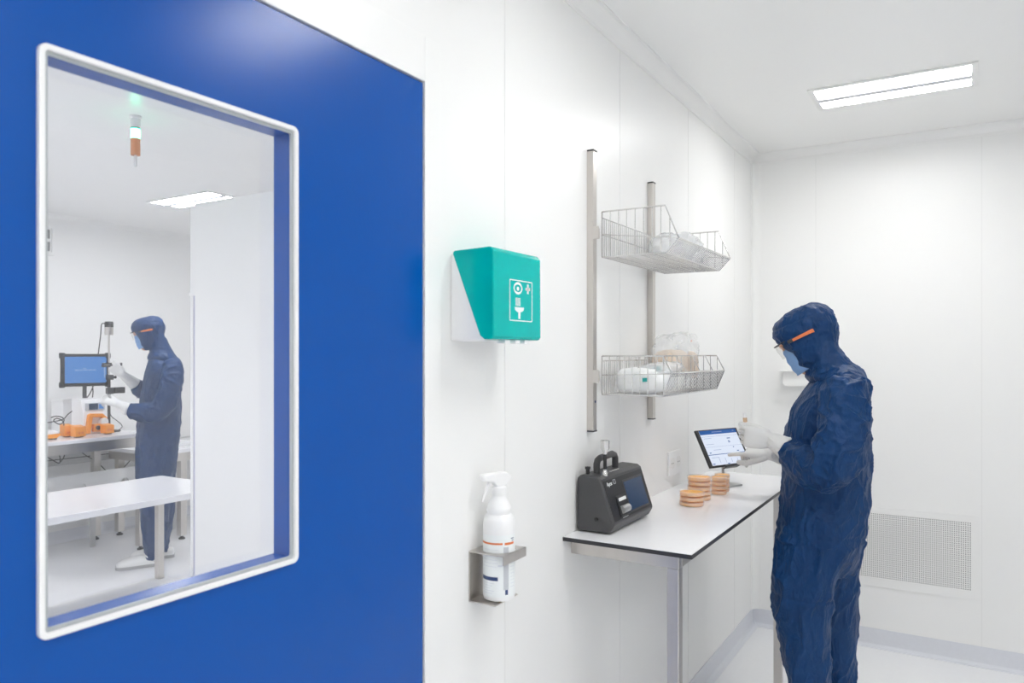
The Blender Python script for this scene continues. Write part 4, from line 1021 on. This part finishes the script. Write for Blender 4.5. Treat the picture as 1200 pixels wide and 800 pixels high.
        for x, hw2 in cr([[-.048, .022], [-.036, .038], [.05, .043], [.15, .053], [.21, .053], [.24, .042], [.256, .02]], 3):
            rg.append([P0+d*x-s_*hw2+Vector((0, 0, .002)), P0+d*x+s_*hw2+Vector((0, 0, .002)), P0+d*x+s_*hw2*1.02+Vector((0, 0, .021)), P0+d*x-s_*hw2*1.02+Vector((0, 0, .021))])
        sl.rings(rg); sl.build('sole', 'sole', so_, local=True)
        st_ = MB(); st_.tube([P0+d*.02+s_*.047+Vector((0, 0, .045)), P0+d*.06+s_*.046+Vector((0, 0, .080)), P0+d*.075+Vector((0, 0, .094)), P0+d*.06-s_*.046+Vector((0, 0, .080)), P0+d*.02-s_*.047+Vector((0, 0, .045))], .007, 8)
        st_.build('strap', 'shoe', so_, local=True, smooth=True)
    return t, S, R, root

def cfg1(S):
    T = [(436, 953, 990, .07), (441, 951, 1003, .115), (448, 948, 1011, .165), (460, 939, 1017, .195), (478, 927, 1019.5, .205), (500, 922, 1020, .20), (530, 919, 1020, .19), (560, 917, 1019.5, .19), (598, 914, 1016.5, .195), (625, 911, 1013, .197), (645, 909, 1008, .18), (662, 912, 1000, .13)]
    l1 = [(612, 914, 1010, .08, .10), (640, 908.5, 1003, .09, .105), (665, 906, 986, .095, .10), (690, 905.5, 977, .10, .092), (735, 909, 974, .10, .085), (774, 917, 974, .10, .080), (800, 925, 975, .10, .078), (850, 930, 976, .10, .074), (896, 934, 974, .10, .066)]
    l2 = [(612, 920, 1014, -.08, .10), (640, 915, 1011, -.09, .105), (676, 925, 1005.5, -.095, .10), (709, 932, 1006, -.10, .09), (740, 940, 1004.5, -.10, .083), (767, 948, 1003, -.10, .080), (800, 952, 1000.5, -.10, .078), (850, 958, 998, -.10, .074), (886, 960, 996, -.10, .066)]
    def A(u, v, l, r): p = S(u, v, l); return (*p, r)
    armL = [A(992, 455, .185, .074), A(988, 490, .235, .078), A(982, 525, .262, .076), A(974, 548, .262, .072), A(955, 550, .225, .066), A(938, 540, .17, .058), A(926, 529, .125, .050)]
    armR = [A(992, 455, -.185, .074), A(985, 500, -.24, .072), A(972, 538, -.26, .068), A(950, 545, -.23, .062), A(931, 537, -.155, .048)]
    hands = [dict(w=S(904, 516, .075), f=(.96, -.02, .12), b=(.35, .90, -.15), t=(-.1, .1, 1), c=((34, 104, 60), (40, 104, 60), (44, 104, 60), (50, 100, 55)), tc=(28, 15, 25, 65), cuff=S(925, 527, .118), cr=.047),
             dict(w=S(904, 531, -.08), f=(.94, -.30, .04), b=(.05, .42, .90), t=(.1, .8, -.2), c=((6, 6, 4), (42, 50, 30), (46, 52, 30), (50, 50, 30)), tc=(30, 10, 20, 40), cuff=S(924, 533, -.145), cr=.046)]
    return dict(torso=T, shoulder=(S(990, 452, 0)[0], S(990, 452, 0)[2], .165, .072), legs=[l1, l2], arms=[armL, armR], hands=hands,
                head=(948, 398, 30, 1.0), neck=[(398, 945, 979, .075), (412, 947, 986, .085), (424, 949, 996, .095), (433, 948, 1003, .112), (441, 945, 1008, .135), (447, 950, 1010, .12)],
                shoes=[(-.03, .10, .05), (-.10, -.10, -.05)])
P1, S1, R1, r1 = build_person(dict(root=(-.4577, 2.866, 0), face=(-.987, -.158), S=cfg1, vox=.0048, amp=.85, seams=(.885, .672),
    label='person in navy hooded coverall, goggles, mask and white gloves working at the tablet'))
def cfg2(S):
    T = [(418, 176, 196, .07), (421, 174, 203, .12), (427, 172, 208, .17), (437, 169, 211, .20), (455, 166, 211.5, .205), (478, 163, 212, .20), (500, 160.5, 211.5, .19), (525, 159.5, 209, .19), (550, 159.5, 206, .195), (566, 161, 204, .17)]
    l1 = [(535, 160, 206, .08, .10), (552, 159.5, 203, .09, .11), (575, 161, 200, .10, .105), (600, 164, 198, .10, .09), (625, 167, 196, .10, .08), (644, 169, 192, .10, .07), (655, 170, 191, .10, .066)]
    l2 = [(535, 162, 207, -.08, .10), (552, 163, 206, -.09, .11), (575, 166, 205, -.10, .105), (600, 172, 204, -.10, .09), (625, 176, 200, -.10, .08), (640, 177, 197, -.10, .07), (647, 178, 196, -.10, .066)]
    def A(u, v, l, r): p = S(u, v, l); return (*p, r)
    armL = [A(203, 433, .185, .072), A(200, 452, .235, .076), A(193, 472, .25, .074), A(183, 482, .235, .070), A(168, 483, .19, .064), A(155, 481, .14, .056)]
    armR = [A(203, 433, -.185, .072), A(195, 452, -.23, .07), A(183, 464, -.24, .066), A(170, 460, -.21, .060), A(159, 452, -.17, .052)]
    hands = [dict(w=S(139, 473, .08), f=(.92, -.25, .40), b=(.2, .6, .7), t=(-.1, -.7, .6), c=((30, 35, 20), (40, 45, 25), (45, 50, 25), (50, 50, 25)), tc=(35, 10, 20, 60), cuff=S(152, 480, .13), cr=.046),
             dict(w=S(144, 439, -.12), f=(.62, -.10, .60), b=(.3, .75, .1), t=(.2, .1, 1), c=((35, 60, 30), (45, 70, 35), (55, 75, 40), (60, 75, 40)), tc=(25, 15, 20, 70), cuff=S(158, 450, -.165), cr=.046)]
    return dict(torso=T, shoulder=(S(201, 430, 0)[0], S(201, 430, 0)[2], .165, .070), legs=[l1, l2], arms=[armL, armR], hands=hands,
                head=(174.5, 390.5, 16, 1.0), neck=[(392, 175, 193, .075), (400, 176, 196, .085), (408, 176.5, 200, .095), (414, 175, 204, .112), (419, 173, 207, .135), (424, 176, 207, .12)],
                shoes=[(.0, .10, .05), (-.08, -.10, -.05)])
P2, S2, R2, r2 = build_person(dict(root=(-5.047, 3.324, 0), face=(-.548, -.837), S=cfg2, vox=.008, amp=.7, seams=(.90,),
    label='person in blue hooded coverall and white clogs standing at the far lab bench'))
# things held
def to_world(p, R, r): return R @ Vector(p)+r
q0, q1 = S1(872.5, 484, .052), S1(875.5, 520, .045)
a_, b__ = to_world(q0, R1, r1), to_world(q1, R1, r1)
tb_ = thing('sample_vial', 'slim amber vial with white cap held upright in the gloved fist', 'vial', b__)
MB().tube([b__, a_.lerp(b__, .14)], .0075, 16).build('vial_body', 'vial', tb_, smooth=True)
MB().tube([a_.lerp(b__, .14), a_], [.0065, .0055], 16).build('vial_cap', 'plastic', tb_, smooth=True)
q0, q1 = S2(119, 428.5, -.16), S2(143, 427.5, -.12)
tag(MB().tube([to_world(q0, R2, r2), to_world(q1, R2, r2)], .006, 10).build('probe_rod', 'dark', None, smooth=True), 'short dark rod in the raised gloved hand of the far person', 'rod')
q0, q1 = S2(127, 462, .06), S2(133, 472, .07)
tag(MB().tube([to_world(q0, R2, r2), to_world(q1, R2, r2)], .009, 10).build('connector', 'steelgrey', None, smooth=True), 'small grey connector in the lower gloved hand of the far person', 'connector')

# ================================================================ CAMERA, VIEW
cd = bpy.data.cameras.new('camera'); cam = bpy.data.objects.new('camera', cd); COL.objects.link(cam)
cam.location = (0, 0, H); cam.rotation_euler = (math.radians(90), 0, math.radians(31.27))
cd.sensor_width = 36; cd.lens = 36*FP/1200; cd.shift_y = 14/1200; cd.clip_start = .02
cd.dof.use_dof = True; cd.dof.focus_distance = 2.9; cd.dof.aperture_fstop = 5.0
SC.camera = cam
SC.cycles.max_bounces = 18; SC.cycles.diffuse_bounces = 12; SC.cycles.glossy_bounces = 6; SC.cycles.transmission_bounces = 10; SC.cycles.transparent_max_bounces = 24
wd_ = bpy.data.worlds.new('world'); SC.world = wd_; wd_.use_nodes = True
wd_.node_tree.nodes['Background'].inputs[0].default_value = (.9, .95, 1, 1); wd_.node_tree.nodes['Background'].inputs[1].default_value = .3
SC.view_settings.view_transform = 'Standard'; SC.view_settings.look = 'None'; SC.view_settings.gamma = 1
SC.view_settings.use_curve_mapping = False; SC.view_settings.exposure = 0.04
